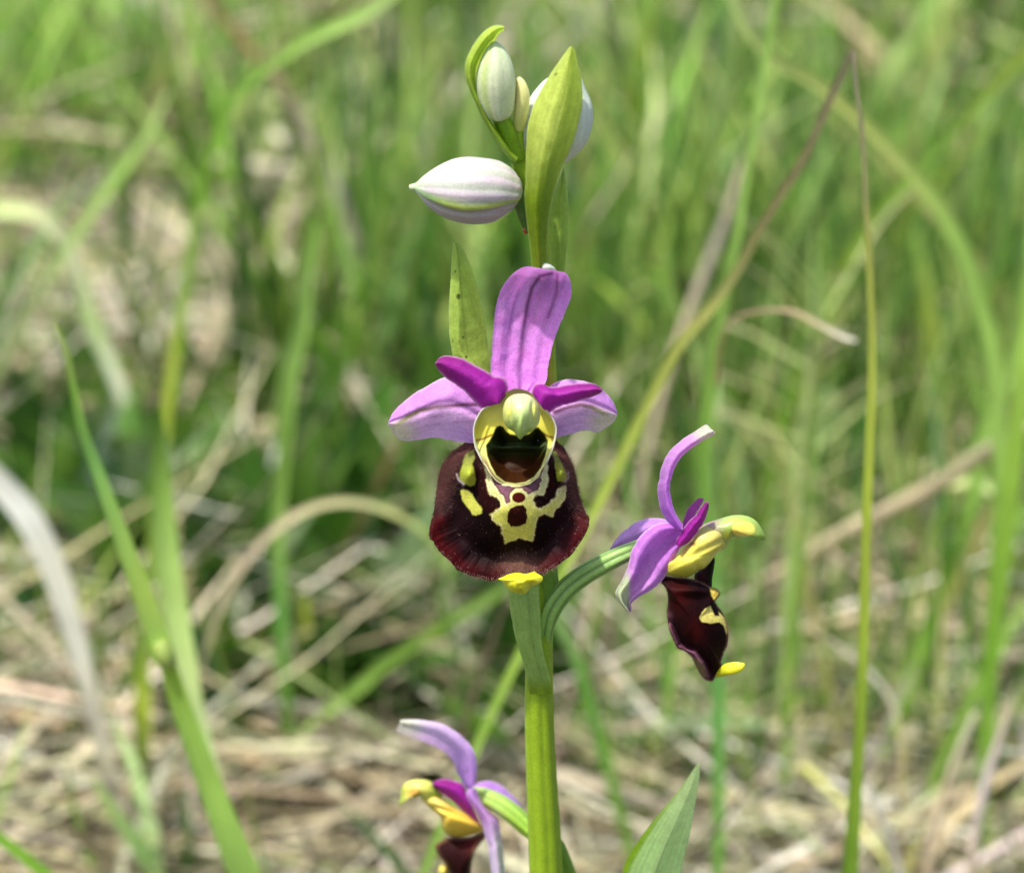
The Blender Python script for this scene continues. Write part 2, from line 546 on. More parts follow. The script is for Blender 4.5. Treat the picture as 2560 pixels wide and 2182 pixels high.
# bract in front of the stem under the lip
sheet('bract', T6, [(326, 755), (312, 690), (294, 600), (250, 450), (222, 320), (208, 200), (206, 110), (240, 20)],
      [(452, 755), (447, 690), (428, 620), (395, 480), (386, 330), (380, 210), (374, 110), (350, 20)],
      lambda u, v, x, y: -0.17 - 0.02 * (v - 0.5) - 0.05 * np.abs(v - 0.63) * 2 * (-1) - 0.10 * u,
      lambda u, v, x, y: mixc(lin((128, 152, 32)), bract_col(lin((150, 176, 92)), lin((154, 180, 106)), None, 0.63)(u, v, x, y), sstep(0.0, 0.16, u)), M['bract'], ORCH, 60, 24)
# bract of the lowest flower, behind the stem
sheet('bract', T5, [(1010, 900), (1130, 1010), (1180, 1080), (1230, 1200), (1290, 1330), (1340, 1460), (1380, 1620)],
      [(1020, 1000), (1120, 1160), (1150, 1240), (1180, 1320), (1220, 1420), (1290, 1540), (1375, 1622)],
      lambda u, v, x, y: 0.25 + 0.5 * u - 0.1 * np.sin(math.pi * v), bract_col(lin((110, 145, 50)), lin((120, 160, 70)), None, 0.5), M['bract'], ORCH, 50, 16)

# --- the broad leaf low on the right, rising from the foot of the stem
def leaf_col(u, v, x, y):
    c = mixc(lin((156, 190, 116)), lin((172, 202, 140)), v)
    c = mixc(c, lin((126, 160, 30)), 1 - sstep(0.06, 0.17, v))
    vein = np.clip(np.cos(v * 62) * 0.5 + 0.5, 0, 1) ** 4
    c = c * (1 - 0.13 * vein + 0.06 * hnoise(x, y, 16, 2))[..., None]
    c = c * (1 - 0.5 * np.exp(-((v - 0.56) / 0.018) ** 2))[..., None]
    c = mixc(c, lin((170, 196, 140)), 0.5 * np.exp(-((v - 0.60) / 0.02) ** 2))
    c = mixc(c, lin((186, 204, 150)), 0.7 * sstep(0.9, 1, u))
    return c
Lz = [(1400, 4400), (1400, 3700), (1420, 3100), (1440, 2700), (1500, 2400), T5(np.array([1540, 1248.]))[:2], T5(np.array([1600, 1120.])), T5(np.array([1680, 990.])), T5(np.array([1790, 850.])),
      T5(np.array([1900, 722.])), T5(np.array([1985, 600.])), T5(np.array([2028, 540.]))]
Rz = [(1440, 4400), (1470, 3700), (1540, 3100), (1600, 2700), (1660, 2400), T5(np.array([1920, 1248.])), T5(np.array([1950, 1120.])), T5(np.array([1982, 990.])), T5(np.array([2005, 850.])),
      T5(np.array([2032, 700.])), T5(np.array([2046, 590.])), T5(np.array([2040, 536.]))]
Lz = [tuple(np.asarray(p, float)) for p in Lz]; Rz = [tuple(np.asarray(p, float)) for p in Rz]
zc = [at((a[0] + b[0]) / 2, (a[1] + b[1]) / 2, 0.1)[2] for a, b in zip(Lz, Rz)]
keep = [i for i, z in enumerate(zc) if z > -0.5]
sheet('leaf', T0, [Lz[i] for i in keep], [Rz[i] for i in keep],
      lambda u, v, x, y: 0.15 + 0.5 * np.abs(v - 0.56) * (1 - u ** 3) * sstep(0, 0.3, u) - 0.25 * u, leaf_col, M['bract'], ORCH, 120, 60)

# --- closed buds
def bud(T, axis, body, name='bud', lobes=None):
    return tube(name, T, axis, body, M['bud'], ORCH, n=60, k=48, lobes=lobes)

def white_body(g0=1.9, wdt=0.16, tipgreen=0.35, lil=0.0, low=0.0):
    def f(u, th):
        a = np.mod(th - g0 - 0.25 * np.sin(u * 3), 2 * math.pi)
        a = np.minimum(a, 2 * math.pi - a)
        c = mixc(WHITE, LILAC, lil * (0.6 + 0.4 * np.cos(th * 9)))
        c = c * (1 - 0.05 * (0.5 + 0.5 * np.cos(th * 22 + np.sin(u * 5))) )[..., None]
        c = mixc(c, lin((150, 176, 60)), 0.85 * np.exp(-(a / wdt) ** 2) * sstep(0, 0.12, u))
        c = mixc(c, lin((150, 184, 130)), tipgreen * sstep(0.62, 1, u))
        return c
    return f
def three(amp=0.07, ph=0.0):
    return lambda u, th: 1 - amp * np.exp(-(np.mod(th - ph, 2 * math.pi / 3) - math.pi / 3) ** 2 / 0.02) + 0.008 * np.cos(th * 18)

# left lilac bud, lying sideways
def BSEAM(u):
    return 5.05 + 0.30 * np.sin(np.clip(u, 0, 1) * math.pi) ** 1.5 * (1.2 - u)
def bude_col(u, th):
    a = np.mod(th, 2 * math.pi)
    c = mixc(LILAC, WHITE, 0.5 + 0.5 * np.cos(th * 12 + u * 3))
    c = c * (1 - 0.16 * np.clip(np.cos(th * 14 + u * 2 + math.pi), 0, 1) ** 3)[..., None]
    c = mixc(c, lin((176, 162, 176)), 0.6 * sstep(0.1, 0.5, a - BSEAM(u)))
    d = (a - BSEAM(u)) / (0.07 + 0.16 * u)
    c = mixc(c, mixc(lin((170, 186, 70)), lin((116, 160, 104)), sstep(0.5, 0.9, u)), 0.95 * np.exp(-d ** 2))
    c = c * (1 - 0.35 * np.exp(-((a - BSEAM(u) - 0.16) / 0.05) ** 2))[..., None]
    return mixc(c, lin((176, 200, 150)), 0.7 * sstep(0.76, 0.95, u))
tube('bud', T1, [(905, 1200, 0.0, 25), (885, 1196, -0.02, 110), (850, 1192, -0.04, 158), (780, 1185, -0.06, 196), (680, 1185, -0.08, 212), (580, 1186, -0.08, 214), (480, 1184, -0.08, 192), (390, 1178, -0.07, 148), (310, 1170, -0.05, 84), (262, 1166, -0.04, 34), (240, 1166, -0.04, 24), (222, 1168, -0.03, 20), (216, 1170, -0.03, 6)],
     bude_col, M['bud'], ORCH, n=90, k=90, lobes=lambda u, th: 1 - 0.075 * sstep(0.0, 0.5, (np.mod(th, 2 * math.pi) - BSEAM(u)) / 0.5) * (1 - sstep(0.5, 2.2, np.mod(th, 2 * math.pi) - BSEAM(u))) - 0.04 * np.exp(-((np.mod(th, 2 * math.pi) - 3.7) / 0.12) ** 2) + 0.016 * np.cos(th * 14 + u * 2) + 0.02 * np.sin(u * 7) * np.cos(th * 3))
tube('ovary', T1, [(985, 1460, 0.02, 20), (968, 1380, 0.02, 36), (945, 1290, 0.0, 44), (920, 1215, -0.02, 44), (890, 1160, -0.03, 38), (872, 1150, -0.03, 30)],
     const((78, 118, 40)), M['stem'], ORCH, n=36, k=24, ribs=6, rib=0.1)
# topmost bud with its green seam
tube('bud', T1, [(800, 720, 0.0, 30), (798, 705, 0.0, 70), (792, 660, -0.02, 104), (782, 580, -0.03, 122), (778, 490, -0.04, 128), (778, 400, -0.04, 118), (776, 320, -0.03, 92), (772, 265, -0.02, 62), (768, 232, -0.01, 30), (766, 222, 0, 6)],
     lambda u, th: mixc(white_body(5.15, 0.22, 0.5)(u, th), lin((196, 206, 150)), 0.45), M['bud'], ORCH, n=60, k=60, lobes=lambda u, th: 1 - 0.09 * np.exp(-((np.mod(th, 2 * math.pi) - 5.2) / 0.1) ** 2) - 0.06 * np.exp(-((np.mod(th, 2 * math.pi) - 4.2) / 0.12) ** 2) + 0.01 * np.cos(th * 15))
tube('ovary', T1, [(925, 990, 0.06, 46), (890, 900, 0.05, 50), (850, 800, 0.03, 54), (820, 735, 0.02, 54), (808, 712, 0.01, 50)],
     const((120, 156, 32)), M['stem'], ORCH, n=36, k=24, ribs=6, rib=0.1)
# small yellow bud
tube('bud', T1, [(925, 790, 0.08, 36), (935, 720, 0.05, 46), (945, 640, 0.03, 50), (950, 560, 0.02, 46), (940, 500, 0.02, 36), (925, 462, 0.02, 20), (918, 450, 0.02, 5)],
     lambda u, th: mixc(lin((206, 206, 120)), lin((220, 214, 150)), u), M['bud'], ORCH, n=40, k=30)
tube('ovary', T1, [(985, 1180, 0.08, 44), (958, 1080, 0.09, 50), (925, 960, 0.09, 50), (915, 860, 0.09, 44), (922, 790, 0.09, 38)],
     const((140, 172, 34)), M['stem'], ORCH, n=40, k=24, ribs=6, rib=0.08)
# white bud behind the big bract
tube('bud', T1, [(1100, 1010, 0.22, 60), (1105, 970, 0.22, 130), (1130, 880, 0.2, 190), (1175, 760, 0.18, 225), (1205, 640, 0.16, 212), (1232, 540, 0.16, 165), (1262, 460, 0.16, 92), (1275, 420, 0.16, 50), (1285, 395, 0.16, 6)],
     lambda u, th: white_body(0.55, 0.2, 0.35)(u, th) * 1.35, M['bud'], ORCH, n=60, k=60, lobes=lambda u, th: 1 - 0.10 * np.exp(-((np.mod(th, 2 * math.pi) - 5.9) / 0.14) ** 2) + 0.012 * np.cos(th * 13))

# tiny red speck at the foot of the left bud
tube('bud_scale', T1, [(957, 1434, -0.08, 7), (965, 1450, -0.08, 12), (975, 1468, -0.08, 7)], const((150, 72, 34)), M['waxy'], ORCH, n=14, k=14)

# ------------------------------------------------------------------ flower 1 (facing the camera)
F1 = tube('flower', T0, [(1372, 1520, 0.0, 26), (1366, 1440, -0.02, 28), (1350, 1330, -0.02, 30), (1330, 1200, -0.04, 31), (1314, 1080, -0.10, 31), (1308, 1020, -0.20, 28)],
          const((110, 146, 50)), M['stem'], ORCH, n=60, k=30, ribs=6, rib=0.12)
F1['label'] = 'largest open flower facing the viewer'

def sepal_col(base, pale, vein, u, v, vein_v=0.5, side=None):
    c = base
    return c

# upper sepal
def up_depth(u, v, x, y):
    cup = 0.10 * (2 * v - 1) ** 2
    return -0.34 + 0.10 * u + 0.10 * np.sin(math.pi * u) - 0.14 * cup * 10 * (0.25 + u) * 0.8 - 0.20 * sstep(0.82, 1, u) + 0.012 * np.cos(v * 22)
def up_col(u, v, x, y):
    c = mixc(lin((224, 138, 230)), lin((214, 148, 218)), sstep(0.1, 0.9, u))
    c = mixc(c, lin((214, 112, 196)), 0.35 * sstep(-0.4, 0.9, hnoise(x, y, 90)))
    def ln(pts, wd, k):
        return k * np.exp(-(sdpoly(x, y, pts, False) / wd) ** 2)
    c = mixc(c, lin((78, 30, 74)), np.clip(1.25 * ln([(1150, 1060), (1160, 860), (1180, 640), (1215, 430), (1250, 300), (1310, 215), (1400, 195)], 17, 0.7) * (0.35 + 0.65 * sstep(0.1, 0.7, u)), 0, 1))
    c = mixc(c, lin((112, 52, 112)), ln([(1440, 200), (1438, 330), (1405, 440), (1370, 530)], 13, 0.6))
    c = mixc(c, lin((128, 60, 128)), ln([(1150, 320), (1110, 430), (1090, 560), (1080, 660)], 12, 0.45))
    c = mixc(c, lin((128, 60, 128)), ln([(1500, 220), (1480, 310)], 14, 0.4))
    c = mixc(c, lin((126, 66, 136)), 0.4 * np.exp(-((x - 1350) / 70) ** 2 - ((y - 290) / 110) ** 2))  # fold shadow below the curled tip, painted as darker purple
    c = mixc(c, lin((210, 150, 222)), 0.6 * (1 - sstep(0, 0.05, np.minimum(v, 1 - v))))
    c = c * (1 + 0.06 * hnoise(x, y, 14, 4))[..., None]
    return c
sheet('upper_sepal', T2, [(1085, 1110), (1020, 1060), (945, 985), (936, 900), (945, 790), (955, 620), (972, 460), (1010, 325), (1075, 225), (1150, 162), (1220, 142), (1290, 160)],
      [(1235, 1115), (1300, 1065), (1355, 1020), (1372, 900), (1402, 760), (1448, 620), (1506, 480), (1545, 375), (1542, 255), (1505, 192), (1450, 178), (1420, 172)],
      up_depth, up_col, M['petal'], F1, 110, 60)
tube('sepal_tip', T2, [(1290, 168, -0.14, 10), (1310, 152, -0.16, 24), (1350, 144, -0.18, 30), (1395, 156, -0.16, 24), (1430, 176, -0.14, 8)], const((206, 216, 190)), M['bud'], F1, n=30, k=24)

# side sepals
def side_col(veinpts, tip):
    def f(u, v, x, y):
        c = mixc(lin((214, 148, 222)), lin((228, 190, 226)), sstep(0.25, 0.75, v))
        c = mixc(c, lin((200, 130, 226)), 0.6 * sstep(0.4, 1, v) * (1 - sstep(0.1, 0.6, u)))
        for k, (dy, s) in enumerate(((0, 1.0), (70, 0.26), (130, 0.2))):
            d = sdpoly(x, y - dy, veinpts, False)
            c = mixc(c, mixc(lin((104, 58, 92)), lin((84, 82, 20)), sstep(0.35, 0.8, u)) if k == 0 else lin((130, 80, 130)), s * np.exp(-(d / ((13 + 14 * u) if k == 0 else 9)) ** 2))
        dt = np.hypot(x - tip[0], y - tip[1])
        c = mixc(c, lin((212, 212, 170)), 0.95 * (1 - sstep(40, 230, dt)) * sstep(0.3, 0.75, v))
        e = np.minimum(np.minimum(v, 1 - v), (1 - u) * 1.5)
        c = mixc(c, lin((226, 200, 222)), 0.7 * (1 - sstep(0, 0.05, e)))
        return c * (1 + 0.07 * hnoise(x, y, 12, 4))[..., None]
    return f
sheet('side_sepal', T2, [(960, 1230), (860, 1140), (760, 1050), (660, 985), (570, 990), (450, 1050), (340, 1118), (245, 1195), (182, 1265), (156, 1325)],
      [(980, 1480), (880, 1490), (800, 1486), (700, 1478), (600, 1458), (480, 1446), (350, 1466), (250, 1462), (192, 1405), (154, 1345)],
      lambda u, v, x, y: -0.26 - 0.02 * u - 0.17 * np.sin(math.pi * v) * np.sin(math.pi * np.clip(u, 0, 1) * 0.9) + 0.22 * u + 0.03 * np.exp(-((v - 0.42) / 0.07) ** 2),
      side_col([(860, 1190), (720, 1195), (520, 1210), (400, 1238), (300, 1290), (235, 1340), (200, 1385)], (230, 1430)), M['petal'], F1, 90, 50)
sheet('side_sepal', T2, [(1300, 1230), (1340, 1100), (1400, 1040), (1500, 1000), (1610, 1008), (1720, 1032), (1800, 1090), (1866, 1170), (1896, 1240), (1898, 1262)],
      [(1290, 1470), (1360, 1465), (1430, 1450), (1520, 1422), (1620, 1396), (1690, 1388), (1745, 1406), (1805, 1372), (1870, 1325), (1898, 1275)],
      lambda u, v, x, y: -0.26 - 0.15 * np.sin(math.pi * v) * np.sin(math.pi * np.clip(u, 0, 1) * 0.9) + 0.18 * u + 0.03 * np.exp(-((v - 0.42) / 0.07) ** 2),
      side_col([(1420, 1250), (1520, 1215), (1620, 1195), (1700, 1210), (1770, 1245), (1830, 1290)], (1830, 1340)), M['petal'], F1, 90, 50)

# petals
def pet_col(u, v, x, y):
    c = mixc(lin((156, 34, 150)), lin((140, 34, 118)), sstep(0.3, 1, u))
    c = mixc(c, lin((176, 44, 168)), 0.5 * np.exp(-((v - 0.45) / 0.25) ** 2))
    e = np.minimum(np.minimum(v, 1 - v), (1 - u) * 1.5)
    c = mixc(c, lin((206, 160, 190)), 0.85 * (1 - sstep(0, 0.09, e)))
    c = mixc(c, lin((110, 24, 80)), 0.5 * sstep(0.85, 1, u))
    return c * (1 + 0.10 * hnoise(x, y, 10, 4))[..., None]
sheet('petal', T2, [(1010, 1180), (1060, 1110), (1066, 1050), (1050, 1000), (1015, 980), (965, 978), (930, 952), (830, 900), (720, 842), (620, 820), (550, 832), (512, 875)],
      [(960, 1195), (910, 1215), (868, 1222), (840, 1205), (815, 1180), (780, 1140), (735, 1090), (680, 1048), (610, 1005), (555, 950), (525, 915), (508, 882)],
      lambda u, v, x, y: -0.46 - 0.16 * np.sin(math.pi * v) * (1 - 0.4 * u) - 0.06 * u, pet_col, M['petal'], F1, 70, 30)
sheet('petal', T2, [(1300, 1170), (1256, 1120), (1250, 1075), (1275, 1035), (1325, 1028), (1360, 1048), (1400, 1058), (1500, 1045), (1600, 1032), (1700, 1030), (1755, 1052), (1788, 1078)],
      [(1335, 1230), (1360, 1250), (1380, 1256), (1405, 1240), (1430, 1222), (1465, 1205), (1520, 1188), (1580, 1172), (1660, 1150), (1730, 1125), (1770, 1105), (1790, 1085)],
      lambda u, v, x, y: -0.46 - 0.15 * np.sin(math.pi * v) * (1 - 0.4 * u) - 0.06 * u, pet_col, M['petal'], F1, 70, 30)

# lip
LIP = [(560, 150), (470, 196), (400, 240), (330, 290), (272, 370), (232, 440), (206, 530), (190, 640), (175, 740), (160, 850), (140, 930), (125, 1000), (122, 1060), (138, 1100), (162, 1120), (170, 1150),
       (200, 1190), (250, 1240), (310, 1290), (340, 1330), (375, 1370), (430, 1400), (480, 1422), (500, 1437), (560, 1442), (640, 1467), (710, 1480), (765, 1452), (850, 1425), (960, 1405), (1060, 1405), (1160, 1420),
       (1230, 1377), (1290, 1345), (1370, 1282), (1430, 1240), (1472, 1180), (1512, 1130), (1552, 1065), (1584, 990), (1592, 900), (1560, 850), (1530, 760), (1502, 680), (1476, 560), (1450, 430), (1402, 330),
       (1350, 240), (1290, 188), (1230, 150), (900, 130)]
YBIG = [(625, 385), (655, 390), (690, 500), (720, 600), (760, 655), (795, 695), (820, 770), (840, 775), (866, 755), (858, 700), (873, 662), (918, 630), (962, 630), (1002, 648), (1030, 690), (1080, 662), (1118, 640), (1150, 570), (1165, 480),
        (1186, 330), (1215, 330), (1207, 480), (1217, 560), (1192, 620), (1172, 692), (1120, 682), (1088, 700), (1080, 740), (1100, 790), (1150, 812), (1200, 782), (1258, 732), (1290, 690), (1300, 640), (1340, 610), (1382, 598), (1376, 700),
        (1340, 770), (1290, 822), (1250, 888), (1220, 880), (1180, 865), (1130, 890), (1100, 950), (1097, 1010), (1072, 1112), (1010, 1097), (940, 1088), (880, 1103), (820, 1132), (800, 1070), (783, 1040), (785, 980), (740, 952), (708, 920),
        (680, 870), (700, 850), (750, 822), (777, 790), (770, 748), (740, 708), (680, 690), (655, 620), (640, 500)]
H2 = [(870, 812), (925, 785), (988, 783), (1015, 820), (1024, 900), (1012, 950), (945, 977), (872, 977), (842, 935), (845, 855)]
P1 = [(408, 640), (480, 645), (522, 685), (545, 740), (582, 780), (607, 820), (600, 852), (552, 876), (520, 870), (498, 820), (468, 790), (430, 740)]
HL = [(480, 290), (535, 268), (542, 350), (520, 400), (532, 450), (552, 540), (540, 595), (500, 612), (440, 582), (398, 540), (408, 470), (430, 400), (442, 335)]
HR = [(1250, 280), (1290, 290), (1320, 350), (1352, 420), (1394, 500), (1392, 540), (1352, 568), (1302, 556), (1285, 480), (1275, 390)]
MAUVE = [(640, 380), (690, 560), (740, 655), (795, 705), (830, 795), (860, 770), (872, 672), (930, 635), (1005, 655), (1040, 685), (1115, 650), (1155, 560), (1190, 330), (1120, 540), (1040, 600), (920, 622), (790, 602), (715, 540)]
GL = [(650, 300), (672, 400), (722, 515), (800, 587), (920, 604), (1040, 580), (1118, 520), (1168, 430), (1195, 310)]
def jit(x, y):
    return 8 * hnoise(x, y, 30, 5) + 5 * hnoise(x, y, 12, 6)
def lip_col(x, y, r):
    n1, n2 = hnoise(x, y, 60, 1), hnoise(x, y, 16, 2)
    c = np.broadcast_to(lin((17, 6, 7)), x.shape + (3,)).copy()
    edge = sdpoly(x, y, LIP)
    rim = (1 - sstep(30 + 20 * n1, 190 + 30 * n1, edge)) * sstep(780, 960, y + 40 * n1) * (1 - 0.55 * np.exp(-((x - 620) / 130) ** 2))
    c = mixc(c, lin((66, 8, 12)), 0.88 * rim)
    up = (1 - sstep(20, 190, edge + 25 * n2)) * (1 - sstep(620, 900, y))
    c = mixc(c, lin((92, 56, 54)), 0.75 * up)
    c = mixc(c, lin((44, 22, 28)), 0.6 * np.exp(-((x - 1340) / 110) ** 2 - ((y - 1090) / 260) ** 2) + 0.4 * np.exp(-((x - 420) / 120) ** 2 - ((y - 1000) / 260) ** 2))
    c = mixc(c, lin((108, 78, 66)), 0.95 * np.exp(-((x - 950) / 165) ** 2 - ((y - 1330) / 95) ** 2) * (0.8 + 0.3 * n2))
    cen = sdpoly(x, y, [(560, 300), (640, 400), (780, 900), (1100, 900), (1220, 400), (1290, 300), (1290, 640), (1100, 760), (800, 860), (600, 840), (540, 640)])
    c = mixc(c, lin((34, 6, 5)), 0.8 * sstep(-30, 30, cen))
    j = jit(x, y)
    c = mixc(c, lin((112, 76, 88)), sstep(-5, 5, sdpoly(x, y, MAUVE) + 0.3 * j))
    c = mixc(c, CREAM, 0.9 * sstep(-5, 5, 13 + sdpoly(x, y, GL, False) + 0.3 * j))
    sd = sdpoly(x, y, YBIG) + j
    yb = mixc(lin((196, 194, 136)), lin((202, 202, 92)), sstep(520, 900, y))
    c = mixc(c, lin((70, 22, 12)), 0.6 * sstep(-22, -8, sd) * (1 - sstep(-6, 2, sd)))
    c = mixc(c, yb * (1 + 0.06 * n2)[..., None], sstep(-10, 8, sd))
    c = mixc(c, lin((214, 208, 164)), 0.75 * np.exp(-((sd - 7) / 5.5) ** 2))
    h1 = 1 - np.sqrt(((x - 945) / 62) ** 2 + ((y - 712) / 48) ** 2)
    ring = np.exp(-((h1 * 55) / 10) ** 2)
    c = mixc(c, lin((66, 12, 8)), sstep(-0.1, 0.1, h1))
    c = mixc(c, lin((44, 12, 8)), sstep(-6, 6, sdpoly(x, y, H2) + 0.5 * j))
    c = mixc(c, lin((196, 198, 84)), sstep(-10, 8, sdpoly(x, y, P1) + 0.6 * j))
    for H in (HL, HR):
        s = sdpoly(x, y, H) + 0.4 * j
        g = mixc(lin((112, 118, 56)), lin((160, 172, 56)), sstep(330, 500, y))
        c = mixc(c, g, sstep(-8, 10, s))
    rimL = sdpoly(x, y, [(375, 500), (392, 548), (440, 590)], False)
    rimR = sdpoly(x, y, [(1400, 480), (1402, 530), (1372, 565)], False)
    c = mixc(c, lin((206, 196, 196)), 0.8 * np.exp(-(rimL / 9) ** 2) + 0.7 * np.exp(-(rimR / 9) ** 2))
    # scattered pollen dust
    d = hnoise(x, y, 7, 9)
    c = mixc(c, lin((170, 150, 130)), 0.35 * sstep(0.86, 0.95, d))
    return c
CAVZ = [(600, 60), (1230, 60), (1210, 300), (1150, 450), (1080, 530), (1000, 575), (920, 590), (830, 575), (745, 520), (680, 420), (630, 300)]
def lip_depth(x, y, r):
    X = (x - 870) / 740
    Y = (y - 800) / 670
    d = -0.36
    d = d - 0.34 * np.exp(-((X / 0.55) ** 2 + ((Y - 0.05) / 0.75) ** 2))
    e = np.clip(r, 0, 1)
    up = 1 - sstep(-0.3, 0.4, Y)
    d = d + 0.20 * sstep(0.62, 1, e) * up * (abs(X) > 0.2) - 0.12 * sstep(0.7, 1, e) * (1 - up)
    d = d + 0.05 * np.exp(-((e - 0.66) / 0.10) ** 2) * (1 - up)
    d = d + 0.42 * sstep(-20, 60, sdpoly(x, y, CAVZ))
    for cx, cy in ((485, 500), (1340, 485)):
        d = d - 0.17 * np.exp(-((x - cx) / 62) ** 2 - ((y - cy) / 95) ** 2)
    d = d + 0.008 * hnoise(x, y, 90, 8) + 0.0006 * hnoise(x, y, 18, 9)
    return d
polar('lip', T3, LIP, (890, 770), lip_depth, lip_col, M['velvet'], F1, n=150, k=420, jag=0.006)

# yellow appendage under the lip
APP = [(755, 1462), (800, 1440), (860, 1412), (940, 1402), (1010, 1412), (1060, 1398), (1090, 1390), (1120, 1412), (1160, 1436), (1166, 1462), (1150, 1490), (1110, 1515), (1060, 1540), (1020, 1585), (985, 1598), (920, 1590), (870, 1570), (830, 1530), (800, 1485)]
polar('lip_appendage', T3, APP, (960, 1480), lambda x, y, r: -0.60 - 0.16 * (1 - r ** 2) - 0.0006 * (y - 1400) + 0.012 * hnoise(x, y, 30, 3),
      lambda x, y, r: mixc(lin((214, 212, 48)), lin((188, 184, 34)), sstep(-0.2, 0.8, hnoise(x, y, 45, 2))), M['waxy'], F1, n=24, k=90)

# bell-shaped cup with the dark glossy cavity
CUP = [(930, -290), (840, -262), (770, -200), (705, -148), (645, -120), (609, -95), (572, -40), (545, 20), (530, 90), (530, 165), (548, 240), (572, 305), (600, 375), (640, 420), (680, 490), (740, 560), (820, 598), (920, 612), (1030, 590),
       (1110, 530), (1165, 440), (1200, 385), (1240, 310), (1268, 220), (1286, 130), (1284, 50), (1262, -15), (1225, -62), (1180, -100), (1140, -140), (1100, -200), (1040, -260)]
CAV = [(645, 240), (672, 190), (705, 150), (728, 90), (745, 62), (775, 52), (805, 66), (830, 105), (868, 135), (960, 150), (1040, 130), (1075, 100), (1095, 76), (1125, 72), (1150, 100), (1185, 140), (1215, 195), (1205, 260), (1190, 330), (1150, 435), (1090, 520), (1010, 570), (920, 585), (820, 570), (740, 510), (690, 420), (655, 330)]
def cup_depth(x, y, r):
    d = -0.46 - 0.10 * (1 - sstep(0.0, 1, r)) 
    lower = sstep(150, 520, y)
    d = d - 0.16 * lower
    s = sdpoly(x, y, CAV)
    d = d + 0.36 * sstep(-10, 120, s) * (1 - 0.45 * lower)
    d = d - 0.16 * np.exp(-((y - 250) / 34) ** 2) * sstep(10, 90, s)
    d = d - 0.06 * np.exp(-((x - 700) / 30) ** 2 - ((y - 215) / 30) ** 2) - 0.06 * np.exp(-((x - 1165) / 30) ** 2 - ((y - 215) / 30) ** 2)
    return d - 0.06 * sstep(0.93, 1, r) * (1 - lower)
def cup_col(x, y, r):
    c = mixc(lin((230, 222, 112)), lin((224, 214, 80)), sstep(-150, 100, y))
    c = mixc(c, lin((196, 198, 110)), sstep(120, 260, y))
    c = mixc(c, lin((206, 178, 176)), 0.8 * (1 - sstep(-290, -210, y)))
    for pts in ([(560, 186), (620, 172), (700, 136)], [(1262, 162), (1215, 150), (1150, 110)]):
        c = mixc(c, lin((120, 56, 20)), 0.9 * np.exp(-(sdpoly(x, y, pts, False) / 10) ** 2))
    s = sdpoly(x, y, CAV)
    dark = mixc(lin((44, 50, 16)), lin((48, 24, 6)), sstep(250, 400, y))
    dark = mixc(dark, lin((64, 76, 44)), 0.8 * np.exp(-((y - 235) / 36) ** 2))  # shine on the cavity ridge painted in as a lighter band
    c = mixc(c, dark, sstep(-7, 7, s))
    # olive flanks between cavity and rim, maroon below
    fl = sstep(250, 420, y) * (1 - sstep(-26, -4, s))
    c = mixc(c, lin((104, 62, 60)), 0.8 * fl)
    c = mixc(c, CREAM, 0.95 * sstep(0.965, 0.985, r) * sstep(330, 420, y))
    c = mixc(c, lin((236, 232, 214)), 0.95 * sstep(0.95, 0.975, r) * (1 - sstep(330, 400, y)) * sstep(-260, -150, y))
    return c
polar('column_cup', T3, CUP, (915, 270), cup_depth, cup_col, M['gloss'], F1, n=90, k=260)
for nm, pts in (('cup_rim', [(705, -148, -0.52, 6), (609, -95, -0.54, 9), (545, 20, -0.55, 10), (530, 120, -0.56, 10), (545, 240, -0.58, 10), (575, 310, -0.60, 10), (612, 385, -0.62, 7)]),
                ('cup_rim', [(1140, -140, -0.52, 6), (1225, -62, -0.54, 9), (1284, 50, -0.55, 10), (1286, 140, -0.56, 10), (1266, 230, -0.58, 9), (1238, 315, -0.60, 8), (1205, 385, -0.62, 6)])):
    tube(nm, T3, [(p[0], p[1], p[2], p[3] * 0.7) for p in pts], const((206, 202, 170)), M['bud'], F1, n=50, k=14)

M['eye'] = plant_mat('wet_dark_tissue', trans=0, rough=0.16, spec=0.6, bump=0, var=0.0)
for ex in (692, 1172):
    tube('eye_spot', T3, [(ex, 250, -0.27, 2), (ex, 238, -0.28, 20), (ex, 216, -0.29, 28), (ex, 194, -0.28, 20), (ex, 182, -0.27, 2)], const((26, 32, 14)), M['eye'], F1, n=18, k=18)
HEAD = [(1165, 1108), (1215, 1115), (1262, 1145), (1298, 1200), (1312, 1270), (1298, 1340), (1262, 1385), (1215, 1412), (1185, 1432), (1162, 1458), (1135, 1435), (1110, 1400), (1070, 1375), (1040, 1335), (1028, 1280), (1030, 1220), (1050, 1160), (1100, 1120)]
def head_col(x, y, r):
    c = mixc(lin((196, 208, 142)), lin((176, 204, 108)), sstep(1150, 1420, y))
    for cx in (1068, 1272):
        c = mixc(c, lin((226, 220, 96)), 0.8 * np.exp(-((x - cx) / 34) ** 2 - ((y - 1240) / 70) ** 2))
    c = mixc(c, lin((168, 150, 120)), 0.5 * (1 - sstep(1108, 1135, y)))
    return c
polar('column_head', T2, HEAD, (1168, 1262), lambda x, y, r: -0.60 - 0.30 * np.sqrt(np.clip(1 - (0.985 * r) ** 2, 0, 1)) - 0.05 * np.exp(-((x - 1165) / 36) ** 2 - ((y - 1380) / 90) ** 2) + 0.03 * np.exp(-((np.abs(x - 1168) - 84) / 14) ** 2) * sstep(1130, 1200, y) * (1 - sstep(1290, 1370, y)),
      head_col, M['waxy'], F1, n=44, k=100)

